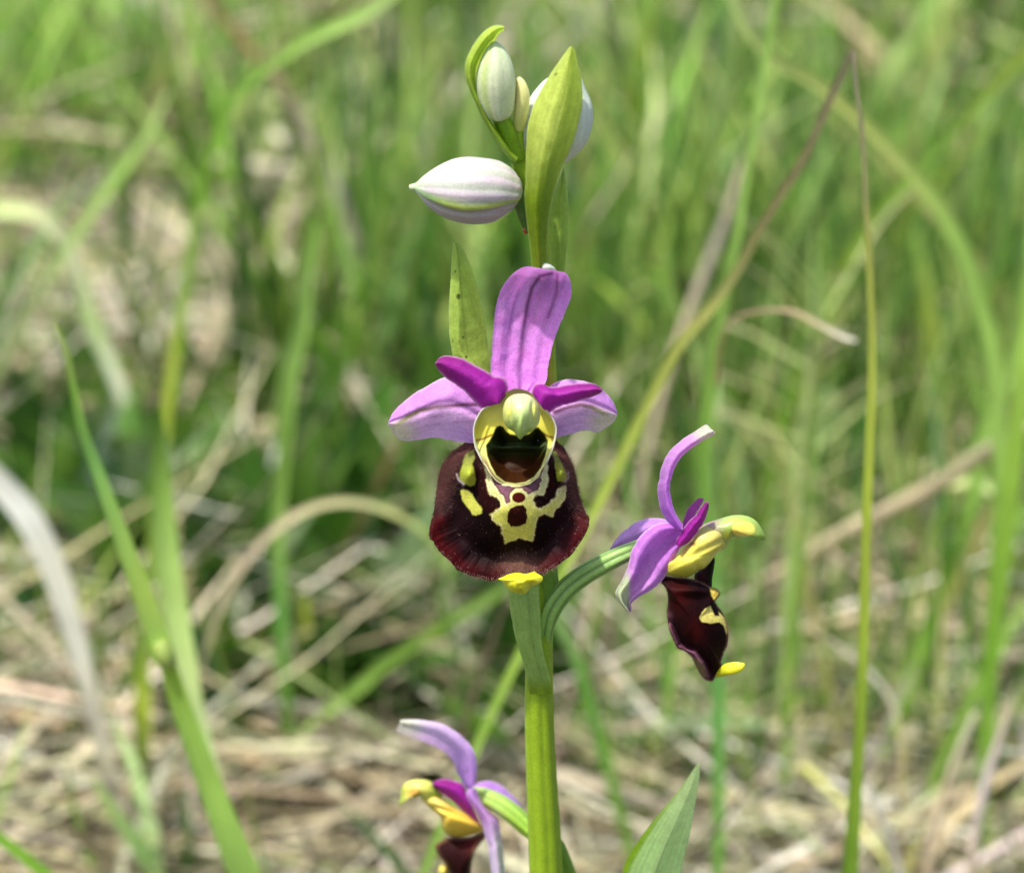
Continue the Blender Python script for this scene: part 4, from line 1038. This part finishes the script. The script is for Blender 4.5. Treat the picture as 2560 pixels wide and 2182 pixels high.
GG = 'single grass blades standing in the meadow'
GD = 'single dry stalks and straws'
LG = (150, 190, 90); MG = (120, 160, 60); BG = (104, 150, 34); DG = (66, 104, 28); PG = (168, 196, 120); YG = (160, 178, 50)
TAN = (196, 178, 142); GRY = (176, 166, 150); WHT = (220, 216, 196); BRN = (140, 104, 70); PNK = (190, 172, 144)
G, D = 'grass blade', 'dry stalk'
BL = [
 # right side
 ('grass_stalk', [(1948, -60, 22), (1920, 110, 26), (1892, 270, 28), (1866, 440, 30), (1838, 610, 34), (1808, 740, 42), (1785, 870, 50), (1768, 1000, 58), (1758, 1180, 62), (1775, 1420, 58), (1792, 1640, 50), (1795, 1850, 44), (1795, 2100, 40)], 13, [LG, LG, MG, (100, 165, 80), (110, 160, 60), BG], 'tall bright green grass stalk passing right behind the side flower, from top edge to bottom', G),
 ('grass_stalk', [(2130, 128, 16), (2085, 225, 26), (2022, 370, 24), (1958, 480, 28), (1890, 585, 30), (1850, 665, 34), (1780, 765, 40), (1700, 860, 40), (1620, 1010, 38), (1555, 1140, 40), (1480, 1290, 36), (1400, 1440, 34)], 9, [(120, 104, 88), (130, 112, 78), (138, 140, 72), (146, 160, 62), (146, 170, 62), MG, MG], 'long slanting blade, purplish brown at its bent tip and yellow green lower down', G),
 ('grass_stalk', [(2132, 130, 12), (2140, 215, 14), (2155, 330, 18), (2165, 500, 24), (2175, 700, 28), (2180, 860, 30), (2178, 1000, 32), (2170, 1200, 34), (2163, 1400, 36), (2158, 1600, 38), (2150, 1800, 42), (2140, 1950, 48), (2125, 2182, 58)], 5, [(150, 134, 120), (150, 160, 70), YG, (140, 168, 46), BG, BG], 'thin upright green stalk crossing the whole right side with a grey bent tip', G),
 ('grass_leaf', [(1800, -60, 26), (1870, 80, 32), (1935, 150, 42), (2050, 215, 44), (2150, 300, 44), (2250, 395, 50), (2335, 500, 56), (2400, 610, 60), (2445, 740, 60), (2485, 900, 56), (2500, 1150, 50), (2490, 1400, 50)], 17, [PG, (190, 200, 110), LG, LG, MG, MG], 'wide pale blade arching from the top edge down to the right edge', G),
 ('grass_leaf', [(2640, 40, 30), (2560, 135, 46), (2480, 215, 50), (2400, 310, 46), (2300, 420, 44), (2210, 520, 50), (2140, 620, 50), (2080, 760, 40)], 26, [YG, MG, (128, 160, 40), DG], 'olive blade leaning in from the top right edge', G),
 ('dry_straw', [(2140, 852, 10), (2100, 838, 18), (2040, 806, 18), (1980, 778, 14), (1900, 776, 9), (1830, 800, 8), (1800, 860, 10), (1790, 960, 12)], 10.0, [WHT, (190, 170, 130), (150, 120, 100), (130, 100, 80), (140, 120, 70)], 'small brown hooked grass tip with a pale end, right of the upper sepals', D),
 ('dry_stalk', [(2640, 1040, 44), (2540, 1090, 52), (2450, 1140, 56), (2330, 1220, 56), (2200, 1285, 56), (2080, 1350, 54), (1980, 1415, 44), (1880, 1465, 34), (1800, 1510, 20)], 24, [TAN, (206, 196, 150), TAN, (200, 184, 150), TAN, GRY], 'thick pale dry stalk slanting down from the right edge to the side flower', D),
 ('dry_leaf', [(2540, 1270, 16), (2500, 1235, 34), (2430, 1200, 44), (2370, 1205, 44), (2320, 1225, 30)], 21, [(200, 206, 160), PG, TAN], 'pale curled leaf peeling off the thick dry stalk at the right', D),
 ('grass_leaf', [(2600, 640, 34), (2545, 850, 44), (2505, 970, 50), (2460, 1085, 54), (2430, 1250, 50), (2380, 1400, 50), (2325, 1550, 52), (2265, 1720, 50), (2225, 1830, 44)], 20, [LG, LG, BG, LG, MG], 'broad green blade bending down-left across the right edge area', G),
 ('grass_leaf', [(2590, 500, 40), (2560, 900, 56), (2535, 1150, 66), (2505, 1400, 70), (2480, 1600, 60), (2470, 1760, 50)], 16, [LG, (140, 180, 60), BG, MG], 'wide soft green blade running along the right edge', G),
 ('dry_straw', [(2020, 1568, 8), (2100, 1618, 12), (2180, 1685, 14), (2232, 1760, 14), (2252, 1860, 12), (2256, 1940, 8)], 15, [TAN, WHT, (200, 186, 120), TAN], 'thin tan arch of dry grass right of the thin upright stalk', D),
 ('dry_stalk', [(2530, 1760, 20), (2505, 1830, 28), (2465, 1950, 32), (2440, 2080, 36), (2425, 2220, 36)], 13, [PNK, (206, 190, 190), PNK, PNK], 'pinkish dry stalk standing in the lower right corner', D),
 ('dry_stalk', [(2440, 1780, 22), (2405, 1860, 28), (2370, 1960, 30), (2335, 2080, 30), (2320, 2200, 30)], 14, [(190, 196, 160), TAN, PNK, TAN], 'second pale dry stalk, left of the pinkish one in the lower right corner', D),
 ('dry_stalk', [(2165, 1950, 16), (2195, 2020, 26), (2225, 2100, 30), (2255, 2200, 32)], 11, [WHT, GRY, WHT], 'whitish dry stalk leaning beside the foot of the thin upright stalk', D),
 ('dry_stalk', [(1860, 395, 12), (1835, 480, 26), (1800, 590, 36), (1755, 700, 40), (1715, 810, 40), (1680, 900, 36), (1650, 1010, 30)], 24, [TAN, GRY, (190, 176, 140), PNK, GRY], 'greyish dry reed leaning behind the tall bright green stalk', D),
 ('grass_leaf', [(2060, 560, 16), (2062, 700, 22), (2040, 900, 26), (2030, 1100, 28), (2010, 1300, 30), (1990, 1500, 32), (1975, 1700, 34), (1965, 1900, 34), (1955, 2060, 28)], 19, [MG, (130, 150, 80), MG, BG, LG, MG], 'slender green blade between the side flower and the thin upright stalk', G),
 ('grass_leaf', [(1700, 1450, 16), (1690, 1560, 28), (1672, 1700, 36), (1662, 1850, 36), (1655, 2000, 34)], 20, [LG, (110, 165, 60), BG, MG], 'short green blade under the right flower arm', G),
 ('grass_leaf', [(1385, 1530, 30), (1430, 1620, 38), (1470, 1740, 42), (1500, 1850, 44), (1530, 1960, 40), (1570, 2100, 40)], 15, [(140, 170, 110), (96, 150, 56), (96, 150, 50), MG, DG], 'green blade slanting down right from the main stem', G),
 ('grass_leaf', [(2380, 1200, 30), (2350, 1380, 44), (2315, 1520, 48), (2270, 1660, 46), (2240, 1790, 44)], 27, [MG, LG, YG, MG], 'soft green blade behind the thick dry stalk, leaning left downward', G),
 ('grass_leaf', [(1640, -60, 50), (1610, 100, 60), (1590, 250, 56), (1600, 400, 50), (1625, 500, 40)], 44, [LG, YG, (150, 170, 60), TAN], 'blurred yellow green blade at the top, right of the buds', G),
 ('grass_leaf', [(2330, -50, 40), (2300, 60, 46), (2240, 150, 46), (2130, 330, 40)], 60, [LG, PG, MG], 'far blurred light blade at the top edge right of the bent tip', G),
 # left side
 ('grass_leaf', [(1020, -60, 60), (930, 20, 50), (850, 62, 44), (760, 105, 38), (695, 150, 36), (635, 195, 38), (585, 240, 46), (555, 292, 52), (540, 350, 34), (512, 430, 30), (490, 540, 30), (470, 660, 30), (450, 770, 36), (432, 900, 40)], 22, [PG, LG, MG, BG, BG, MG, YG, MG, MG], 'long green blade arching from the top edge down to the left', G),
 ('dry_stalk', [(480, -60, 22), (560, 50, 28), (640, 140, 34), (700, 210, 40), (765, 330, 44), (820, 430, 50), (860, 540, 56), (890, 640, 54), (915, 750, 40)], 40, [(120, 110, 60), (170, 140, 80), (150, 140, 110), GRY, PNK, (206, 190, 176), PNK], 'greyish dry stalk slanting down through the upper left, behind the buds', D),
 ('grass_leaf', [(420, 230, 20), (370, 330, 30), (300, 430, 40), (240, 510, 42), (180, 600, 40), (110, 700, 40), (60, 790, 50), (10, 880, 50), (-40, 980, 40)], 30, [PG, LG, PG, (170, 180, 130), PG, LG], 'pale green blade slanting down to the left edge', G),
 ('dry_leaf', [(-60, 530, 40), (20, 522, 50), (90, 535, 52), (140, 575, 56), (180, 640, 50), (205, 720, 48), (225, 800, 50), (270, 900, 46), (310, 1000, 40)], 32, [PG, (178, 188, 140), (190, 196, 160), PG, (196, 204, 180), (190, 200, 160), LG], 'pale curled leaf making an arch at the left edge', D),
 ('grass_leaf', [(462, 300, 20), (468, 400, 50), (478, 490, 56), (488, 580, 34), (478, 680, 26)], 44, [DG, DG, BG, MG], 'dark green blade right of the pale slanting blade, upper left', G),
 ('grass_leaf', [(790, 560, 20), (775, 640, 44), (762, 740, 54), (750, 850, 54), (728, 950, 52), (715, 1080, 50), (702, 1200, 48), (695, 1330, 48), (700, 1480, 48), (705, 1640, 44), (720, 1800, 40), (745, 1960, 36), (770, 2090, 30)], 20, [LG, LG, LG, MG, LG, (100, 160, 70), (100, 156, 60), MG, MG], 'tall soft green blade left of the open flower, running nearly vertically', G),
 ('grass_leaf', [(785, 800, 10), (805, 860, 60), (825, 920, 70), (848, 985, 36), (852, 1060, 28)], 30, [BG, DG, BG, YG], 'short dark green leaf forming the left half of a V left of the flower', G),
 ('grass_leaf', [(880, 800, 8), (868, 860, 40), (850, 930, 50), (845, 1010, 40), (855, 1110, 44), (880, 1210, 46), (905, 1300, 44), (945, 1400, 42), (980, 1500, 42), (1005, 1620, 40), (1020, 1720, 30)], 30, [BG, DG, MG, MG, YG, LG, LG, MG], 'green blade bending down right behind the left edge of the lip', G),
 ('dry_leaf', [(-70, 1140, 60), (-5, 1205, 76), (50, 1265, 78), (100, 1345, 78), (140, 1440, 74), (172, 1540, 66), (198, 1630, 60), (222, 1720, 50)], 16, [WHT, (222, 222, 212), WHT, (204, 202, 186), (184, 176, 154), GRY], 'thick whitish dead leaf arching in from the left edge', D),
 ('grass_stalk', [(408, 1618, 38), (440, 1730, 56), (480, 1840, 64), (520, 1950, 72), (562, 2060, 80), (610, 2182, 92), (660, 2330, 96)], 6, [(150, 180, 40), (150, 190, 80), (160, 200, 90), LG, BG, BG], 'stout bright green stalk at lower left with a thin pointed leaf on top', G),
 ('grass_leaf', [(395, 1010, 14), (398, 1120, 50), (405, 1250, 66), (420, 1400, 72), (440, 1530, 72), (465, 1650, 60), (490, 1760, 40), (520, 1900, 50), (555, 2040, 56), (600, 2200, 60)], 11, [DG, (140, 180, 80), (180, 214, 120), (200, 224, 150), (204, 228, 170), (170, 200, 130), (70, 116, 40), (64, 110, 36)], 'broad pale green blade just right of the stout lower left stalk', G),
 ('grass_leaf', [(360, 1560, 20), (356, 1680, 46), (356, 1800, 50), (356, 1930, 34), (360, 2060, 36), (375, 2200, 30)], 17, [MG, YG, BG, YG, MG], 'yellow green short blade behind the stout lower left stalk', G),
 ('grass_leaf', [(762, 1494, 34), (764, 1560, 36), (762, 1660, 38), (758, 1780, 40), (750, 1900, 34)], 22, [YG, (110, 134, 20), (116, 140, 20), (120, 130, 40)], 'short olive blade with a cut-off top, left of the main stem', G),
 ('dry_straw', [(1120, 1420, 20), (1080, 1345, 30), (1000, 1290, 32), (900, 1256, 34), (800, 1262, 36), (710, 1305, 38), (635, 1375, 38), (575, 1460, 36), (535, 1550, 34), (508, 1640, 24)], 17, [MG, (150, 158, 100), (174, 164, 120), PNK, (178, 168, 126), (158, 152, 100), TAN], 'tan dry blade bent in a wide arch at the left of the lip', D),
 ('grass_leaf', [(1000, 1080, 12), (955, 1180, 20), (905, 1290, 26), (860, 1370, 30), (815, 1450, 34), (775, 1540, 36)], 25, [(170, 130, 90), BRN, (160, 160, 80), YG, MG], 'thin blade, reddish at the tip, crossing behind the lip on the left', G),
 ('dry_straw', [(460, 868, 20), (380, 890, 32), (250, 910, 44), (120, 932, 44), (0, 965, 44), (-80, 990, 40)], 42, [PNK, PNK, (206, 190, 160), PNK], 'pinkish straw lying level at the left edge', D),
 ('dry_leaf', [(560, 1070, 20), (500, 1045, 56), (420, 1035, 70), (330, 1040, 70), (240, 1045, 50), (180, 1050, 20)], 39, [(190, 180, 110), (214, 206, 170), WHT, WHT, PNK], 'whitish dead leaf lying flat in the left part of the meadow', D),
 ('dry_straw', [(690, 1150, 10), (560, 1150, 16), (430, 1160, 16), (300, 1180, 14), (150, 1200, 10)], 38, [GRY, PG, (180, 190, 140), PG], 'thin pale straw running level at the left, below the whitish leaf', D),
 ('grass_leaf', [(-80, 2030, 40), (0, 2095, 40), (60, 2140, 42), (130, 2200, 44)], 7, [BG, (110, 160, 30), BG], 'bright green blade in the bottom left corner', G),
 ('grass_leaf', [(235, 1950, 14), (280, 2020, 34), (335, 2100, 44), (400, 2200, 48)], 14, [PG, (130, 170, 100), (120, 160, 90)], 'grey green blade at the bottom edge, left of the stout stalk', G),
 ('grass_leaf', [(340, 1180, 20), (336, 1330, 44), (345, 1480, 50), (350, 1600, 50)], 28, [DG, BG, MG, MG], 'blurred mid green blade behind the stout stalk in the lower left', G),
 ('grass_leaf', [(470, 640, 14), (455, 740, 30), (440, 850, 42), (432, 950, 46), (440, 1060, 44), (450, 1160, 40)], 36, [YG, MG, (96, 150, 60), BG, DG], 'upright green blade in the middle of the left side', G),
 ('grass_leaf', [(1055, 1150, 14), (1058, 1280, 24), (1052, 1400, 28), (1045, 1560, 30), (1050, 1700, 30)], 27, [MG, (150, 150, 50), MG, MG], 'slim yellowish blade just left behind the lip', G),
 ('grass_leaf', [(1290, 1450, 16), (1225, 1490, 40), (1130, 1545, 44), (1040, 1605, 46), (960, 1660, 46), (880, 1730, 44), (800, 1790, 30)], 20, [LG, (120, 160, 50), MG, LG, MG], 'soft green blade slanting down left from under the lip', G),
 ('grass_leaf', [(2000, 820, 20), (1975, 950, 40), (1950, 1080, 50), (1925, 1220, 54), (1915, 1400, 50), (1920, 1550, 50)], 30, [MG, BG, LG, MG], 'soft green blade just right of the side flower', G),
 ('grass_leaf', [(2290, 560, 20), (2310, 700, 46), (2330, 850, 56), (2350, 1000, 56), (2360, 1150, 50)], 32, [LG, YG, MG, BG], 'blurred upright blade right of the thin upright stalk, above the thick dry stalk', G),
 ('grass_leaf', [(1440, 1180, 20), (1500, 1080, 30), (1560, 1400, 40), (1590, 1600, 44), (1600, 1750, 40)][0:1] + [(1450, 1300, 36), (1462, 1450, 44), (1480, 1600, 46), (1490, 1720, 40)], 30, [MG, LG, BG, MG], 'blurred green blade right of the lip, behind the curved flower arm', G),
 ('grass_leaf', [(2100, 1420, 14), (2080, 1550, 28), (2062, 1700, 34), (2050, 1850, 34), (2045, 2000, 30)], 22, [LG, MG, BG], 'thin upright green blade left of the foot of the thin upright stalk', G),
 ('grass_leaf', [(2560, 1500, 20), (2500, 1620, 40), (2430, 1740, 46), (2370, 1860, 44), (2330, 1960, 40)], 18, [LG, MG, LG], 'green blade leaning left above the lower right corner stalks', G),
 ('grass_leaf', [(150, 1080, 20), (165, 1230, 50), (185, 1380, 60), (200, 1500, 54)], 31, [BG, DG, MG], 'dark green blade behind the thick whitish dead leaf', G),
 ('grass_leaf', [(1130, 640, 16), (1120, 800, 40), (1115, 950, 44), (1110, 1100, 40)][::1], 46, [LG, PG, MG], 'pale blurred blade behind the left bract beside the upper sepal', G),
 # straws lying at the bottom
 ('dry_straw', [(1100, 1858, 30), (1300, 1836, 34), (1560, 1822, 36), (1800, 1826, 36), (2000, 1842, 34), (2200, 1868, 36), (2400, 1908, 38), (2640, 1960, 40)], 24, [TAN, (206, 196, 160), (214, 204, 176), (206, 196, 156), TAN], 'long pale straw lying across the bottom behind the main stem', D),
 ('dry_straw', [(560, 1900, 24), (700, 1890, 30), (860, 1872, 30), (1010, 1850, 30), (1130, 1838, 26)], 23.5, [GRY, TAN, (190, 186, 160), GRY], 'greyish straw lying level at the bottom, left of the main stem', D),
 ('dry_straw', [(380, 1760, 24), (280, 1742, 34), (160, 1720, 38), (50, 1696, 34), (-40, 1680, 30)], 25, [TAN, (200, 190, 150), TAN, TAN], 'pale straw lying level at the lower left edge', D),
 ('dry_straw', [(1600, 2182, 30), (1700, 2090, 30), (1790, 2020, 30), (1880, 1960, 28), (1940, 1920, 20)], 19, [TAN, PNK, TAN, GRY], 'tan straw slanting up right from behind the broad leaf', D),
 ('dry_straw', [(2600, 1880, 14), (2480, 1960, 26), (2400, 2030, 34), (2330, 2130, 36), (2290, 2230, 36)], 16, [TAN, (200, 180, 130), TAN, TAN], 'tan straw crossing the pinkish stalk in the lower right corner', D),
]
for (nm, pts, y0, cols, label, cat) in BL:
    dry = cat == D
    o = blade(nm, pts, y0, cols, label, cat, GD if dry else GG, 'straw' if dry else 'grass', fold=0.3 if dry else (0.45 if 'stout' in label else 0.22),
              to_ground=(not dry) or ('arch' in label) or ('standing' in label) or ('reed' in label) or ('greyish dry stalk' in label) or ('leaning beside' in label) or ('second pale' in label), y1=(17 if 'thick pale dry stalk' in label else None), rnd=(nm == 'dry_stalk'), wf=0.56 if 'wide arch' in label else 0.85 if ('stout' in label or 'whitish dead' in label) else (0.68 if not dry else 0.74))
    if label.startswith('stout bright'):
        blade('leaf', [(140, 810, 8), (165, 880, 14), (185, 980, 20), (208, 1080, 26), (245, 1180, 32), (285, 1290, 38), (325, 1400, 46), (365, 1510, 52), (405, 1622, 58), (418, 1660, 50)], 6.0,
              [(150, 170, 90), MG, (110, 160, 80), LG, (160, 190, 80), LG], None, None, None, 'grass', 0.3, to_ground=False, parent=o)
        tube('node', T0, [(398, 1604, 6.02, 18), (406, 1622, 6.0, 23), (414, 1640, 6.0, 24), (424, 1664, 6.02, 20)], const((150, 168, 84)), M['stem'], o, n=14, k=16)

# airy grass panicle at the right: thin stem with fine branches
gp = blade('grass_panicle', [(2060, 700, 10), (2040, 820, 12), (2020, 950, 14), (2000, 1080, 16), (1985, 1240, 18), (1975, 1420, 20)], 21, [TAN, (176, 186, 130), PG, LG],
           'airy pale grass panicle with many fine branches, right of the side flower', 'grass panicle', None, 'grass', 0.3)
g_ = np.random.default_rng(5)
for i in range(17):
    py = 720 + i * 33 + g_.uniform(-14, 14)
    px = 2056 - (py - 700) * 0.11
    sgn = 1 if i % 2 else -1
    L_ = g_.uniform(60, 280)
    up = g_.uniform(0.2, 1.5)
    blade('branch', [(px + sgn * L_, py - L_ * up, 6), (px + sgn * L_ * 0.6, py - L_ * up * 0.72, 9), (px + sgn * L_ * 0.25, py - L_ * up * 0.3, 9), (px, py, 10)],
          21, [(196, 186, 140), (170, 180, 120), PG], None, None, None, 'grass', 0.3, to_ground=False, parent=gp, y1=21 + g_.uniform(-2, 3), wf=1.0)

# ------------------------------------------------------------------ the meadow itself
def scatter_ribbons(name, N, ypdf, hfn, wfn, colfn, lean, K=6, mat='grass', kind_lab='', fold=0.22, seed=1, xmargin=1.6, zbase=0.0, curve=0.6, width_prof=None, dens=None):
    g = np.random.default_rng(seed)
    y = ypdf(g, N)
    half = (y - CAM[1]) * 0.21 * xmargin + 3
    x = (g.random(N) * 2 - 1) * half
    if dens is not None:
        k = g.random(N) < dens(g, x, y)
        x, y = x[k], y[k]
        N = len(x)
    h = hfn(g, x, y)
    az = g.random(N) * 2 * math.pi
    ln = lean(g, x, y)
    t = np.linspace(0, 1, K)[None]
    # curved blade: angle from vertical grows along the length
    th = ln[:, None] * (0.35 + 1.3 * t * curve)
    ds = (h / (K - 1))[:, None]
    r = np.cumsum(np.sin(th) * ds, 1) - np.sin(th[:, :1]) * ds
    z = np.cumsum(np.cos(th) * ds, 1) - np.cos(th[:, :1]) * ds
    wob = 0.04 * h[:, None] * np.sin(t * 5 + g.random((N, 1)) * 6)
    P = np.stack([x[:, None] + r * np.cos(az)[:, None] + wob * np.sin(az)[:, None], y[:, None] + r * np.sin(az)[:, None] - wob * np.cos(az)[:, None], z + (ground_h(x, y) - 0.2)[:, None] + zbase], -1)
    a2 = az + math.pi / 2 + g.normal(0, 0.7, N)
    S = np.stack([np.cos(a2), np.sin(a2), 0 * a2], -1)[:, None, :] + np.zeros((N, K, 3))
    W = wfn(g, x, y)[:, None] * (width_prof(t) if width_prof else (1 - t ** 2.2 * 0.92) * (0.7 + 0.6 * np.sin(t * 2.4)))
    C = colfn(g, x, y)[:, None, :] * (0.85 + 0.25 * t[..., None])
    # keep the space in front of and around the flowers clear
    V, F, CC, uv = ribbon_arrays(P, W, S, C, fold)
    o = mesh_obj(name, V, F, CC, M[mat], None, uv=uv)
    tag(o, kind_lab, None, None, 'stuff')
    return o

def pal(g, n, cols, p, jitter=0.16):
    cols = np.array([lin(c) for c in cols])
    i = g.choice(len(cols), n, p=np.array(p) / np.sum(p))
    c = cols[i]
    return c * (1 + g.normal(0, jitter, (n, 1))) * (1 + g.normal(0, 0.05, (n, 3)))

def patch(x, y, s, seed):
    return hnoise(x, y, s, seed) * 0.7 + hnoise(x, y, s * 0.45, seed + 1) * 0.3

greens = [(98, 130, 52), (124, 150, 72), (66, 98, 40), (150, 166, 88), (104, 132, 80), (172, 180, 116), (52, 80, 36), (150, 140, 96), (140, 152, 104)]
def gcol(g, x, y):
    c = pal(g, len(x), greens, [5, 4.5, 6, 4, 3, 3.5, 5, 1.5, 2.5], 0.26)
    lime = sstep(0.0, 0.6, -x / (y + 19) * 3.0 + (y - 85) / 70)
    c = mixc(c, lin((166, 200, 96)), 0.9 * lime * g.random(len(x)))
    return np.clip(c * (0.62 + 0.62 * sstep(-0.7, 0.6, patch(x, y, 7, 31)))[:, None] * np.array([1.14, 1.28, 0.98]), 0.01, 0.8)
def far_y(g, n):
    return 36 + 190 * g.random(n) ** 1.45
def mid_y(g, n):
    return 19 + 40 * g.random(n)
def far_dens(g, x, y):
    k = sstep(-0.55, 0.15, patch(x, y, 9, 5))
    bare = sstep(-20, -17, x) * (1 - sstep(-6.5, -4, x)) * sstep(36, 39, y) * (1 - sstep(58, 66, y))
    front = 1 - sstep(36, 50, y)
    return k * (1 - 0.93 * bare) * (1 - 0.55 * front)
scatter_ribbons('meadow_grass', 22000, far_y, lambda g, x, y: g.uniform(3.0, 12, len(x)) * (1 + 0.4 * patch(x, y, 14, 2)), lambda g, x, y: g.uniform(0.10, 0.42, len(x)) * (1 + (y > 70) * 0.6),
                gcol, lambda g, x, y: np.abs(g.normal(0, 0.62, len(x))) + 0.08, kind_lab='green meadow grass filling the background', seed=11, dens=far_dens)
scatter_ribbons('meadow_grass', 6500, mid_y, lambda g, x, y: g.uniform(2.5, 9, len(x)) * (0.7 + 0.5 * sstep(0, 4, x)), lambda g, x, y: g.uniform(0.04, 0.19, len(x)),
                gcol, dens=lambda g, x, y: (0.5 + 0.5 * sstep(1, 5, x) * sstep(25, 36, y) + 0.25 * sstep(30, 38, y) * (x > -5)) * (1 - 0.8 * (x < -4.5) * sstep(31, 35, y)), lean= lambda g, x, y: np.abs(g.normal(0, 0.5, len(x))) + 0.08, kind_lab='sparse green grass growing through the dry thatch', seed=12)
scatter_ribbons('meadow_grass', 1500, lambda g, n: -45 + 60 * g.random(n), lambda g, x, y: g.uniform(2.0, 5.5, len(x)), lambda g, x, y: g.uniform(0.12, 0.34, len(x)),
                gcol, lambda g, x, y: np.abs(g.normal(0, 0.6, len(x))) + 0.1, kind_lab='short green grass round the foot of the orchid', seed=13, xmargin=3)
# wide-leaved herbs low in the grass
def leafprof(t):
    return np.sin(np.clip(t * 0.96 + 0.03, 0, 1) * math.pi) ** 0.8 + 0.03
def herb_col(g, x, y):
    return np.clip(pal(g, len(x), [(78, 116, 38), (58, 92, 34), (98, 136, 52), (66, 106, 60), (128, 150, 100), (154, 174, 116)], [4, 4, 4, 2, 1.5, 1]), 0.01, 0.7)
scatter_ribbons('herb_leaves', 2800, lambda g, n: 38 + 90 * g.random(n) ** 1.3, lambda g, x, y: g.uniform(1.6, 5.0, len(x)), lambda g, x, y: g.uniform(0.6, 1.9, len(x)),
                herb_col, lambda g, x, y: np.abs(g.normal(0.7, 0.35, len(x))), K=7, kind_lab='dark green broad herb leaves under the far grass', seed=21, width_prof=leafprof, fold=0.12, curve=0.9,
                dens=lambda g, x, y: sstep(-0.1, 0.3, patch(x, y, 12, 7)) * (1 - 0.9 * (x < -4.5) * (y > 41) * (y < 64)))
scatter_ribbons('herb_leaves', 5200, lambda g, n: 21 + 22 * g.random(n), lambda g, x, y: g.uniform(2.2, 5.6, len(x)), lambda g, x, y: g.uniform(0.6, 1.7, len(x)),
                lambda g, x, y: herb_col(g, x, y) * 0.9, lambda g, x, y: np.abs(g.normal(0.6, 0.35, len(x))), K=7, kind_lab='low dark green herb leaves in front of the dry grass on the left', seed=22, width_prof=leafprof, fold=0.12, curve=0.9,
                dens=lambda g, x, y: np.clip((1 - sstep(-4.5, -2.0, x + hnoise(x, y, 2.5, 4))) * sstep(-0.5, 0.0, patch(x, y, 4, 9)) * sstep(25.5, 28, y) * (1 - sstep(32, 36, y + hnoise(x, y, 3, 2))) + 0.42 * (1 - 0.85 * (x < -4) * (y > 34)) * sstep(-0.1, 0.3, patch(x, y, 5, 3)), 0, 1))

# dry thatch: straws lying over each other
def thatch(name, N, y0, y1, zr, lr, wr, cols, p, seed, lab, tilt=0.16, dens=None):
    g = np.random.default_rng(seed)
    y = y0 + (y1 - y0) * g.random(N)
    half = (y - CAM[1]) * 0.21 * 1.7 + 4
    x = (g.random(N) * 2 - 1) * half
    if dens is not None:
        k = g.random(N) < dens(x, y)
        x, y = x[k], y[k]
        N = len(x)
    K = 7
    L = g.uniform(*lr, N)
    az = g.normal(0, 0.75, N) + (g.random(N) < 0.3) * g.uniform(0, 3.14, N)
    el = g.normal(0.02, tilt, N)
    t = np.linspace(-0.5, 0.5, K)[None]
    cv = g.normal(0, 0.25, N)[:, None]
    cz = g.normal(-0.1, 0.22, N)[:, None]
    dx, dy = np.cos(az)[:, None], np.sin(az)[:, None]
    s = t * L[:, None]
    lat = cv * L[:, None] * (t ** 2 * 2)
    Z = (ground_h(x, y) + g.uniform(*zr, N))[:, None] + np.sin(el)[:, None] * s + cz * L[:, None] * (t ** 2 * 2)
    ce = np.cos(el)[:, None]
    P = np.stack([x[:, None] + dx * s * ce - dy * lat, y[:, None] + dy * s * ce + dx * lat, Z], -1)
    S = np.stack([-dy + 0 * s, dx + 0 * s, g.normal(0, 0.6, (N, 1)) + 0 * s], -1)
    W = g.uniform(*wr, N)[:, None] * (1 - 0.7 * np.abs(t * 2) ** 3)
    C = np.clip(pal(g, N, cols, p, 0.2), 0.01, 0.85)[:, None, :] + 0 * s[..., None]
    V, F, CC, uv = ribbon_arrays(P, W, S, C, 0.25)
    o = mesh_obj(name, V, F, CC, M['straw'], None, uv=uv)
    tag(o, lab, None, None, 'stuff')
tc_ = [(182, 170, 136), (158, 146, 114), (202, 194, 164), (126, 110, 84), (170, 160, 142), (216, 210, 190), (92, 82, 58), (150, 158, 104)]
thatch('dry_thatch', 8000, -20, 66, (-0.1, 1.5), (3, 14), (0.035, 0.14), [tuple(int(v * k) for v in c) for c, k in zip(tc_, (.8, .76, .8, .84, .78, .84, .7, .76))], [5, 5, 3, 5, 3, 1, 5, 3], 31, 'dead straw-coloured grass matted over the ground', 0.2, lambda x, y: 1 - 0.85 * (1 - sstep(-4.5, -2.5, x)) * sstep(26, 28.5, y) * (1 - sstep(39, 43, y)))  # lower mat's colours darkened to paint the shade between the straws
thatch('dry_thatch', 2600, 14, 66, (0.9, 2.6), (9, 26), (0.05, 0.16), tc_, [5, 4, 5, 2, 4, 5, 1, 3], 34, 'long fine straws lying on top of the matted grass', 0.13)
thatch('dry_thatch', 260, 14, 66, (0.6, 2.2), (7, 20), (0.14, 0.32), tc_, [5, 4, 4, 2, 4, 4, 1, 2], 32, 'wider dead leaves and straws lying on the matted grass', 0.14)
thatch('dry_thatch', 3000, 60, 220, (0.0, 6.0), (5, 18), (0.14, 0.5), tc_, [5, 4, 3, 3, 3, 3, 2, 4], 33, 'scattered dry straws among the far grass', 0.6)
thatch('dry_thatch', 3600, 34, 68, (0.1, 3.0), (4, 15), (0.08, 0.32), tc_, [6, 4, 6, 2, 4, 6, 1, 3], 35, 'pale dry grass patch behind the herbs at the left', 0.16, lambda x, y: sstep(-24, -20, x) * (1 - sstep(-6.5, -3.5, x)))
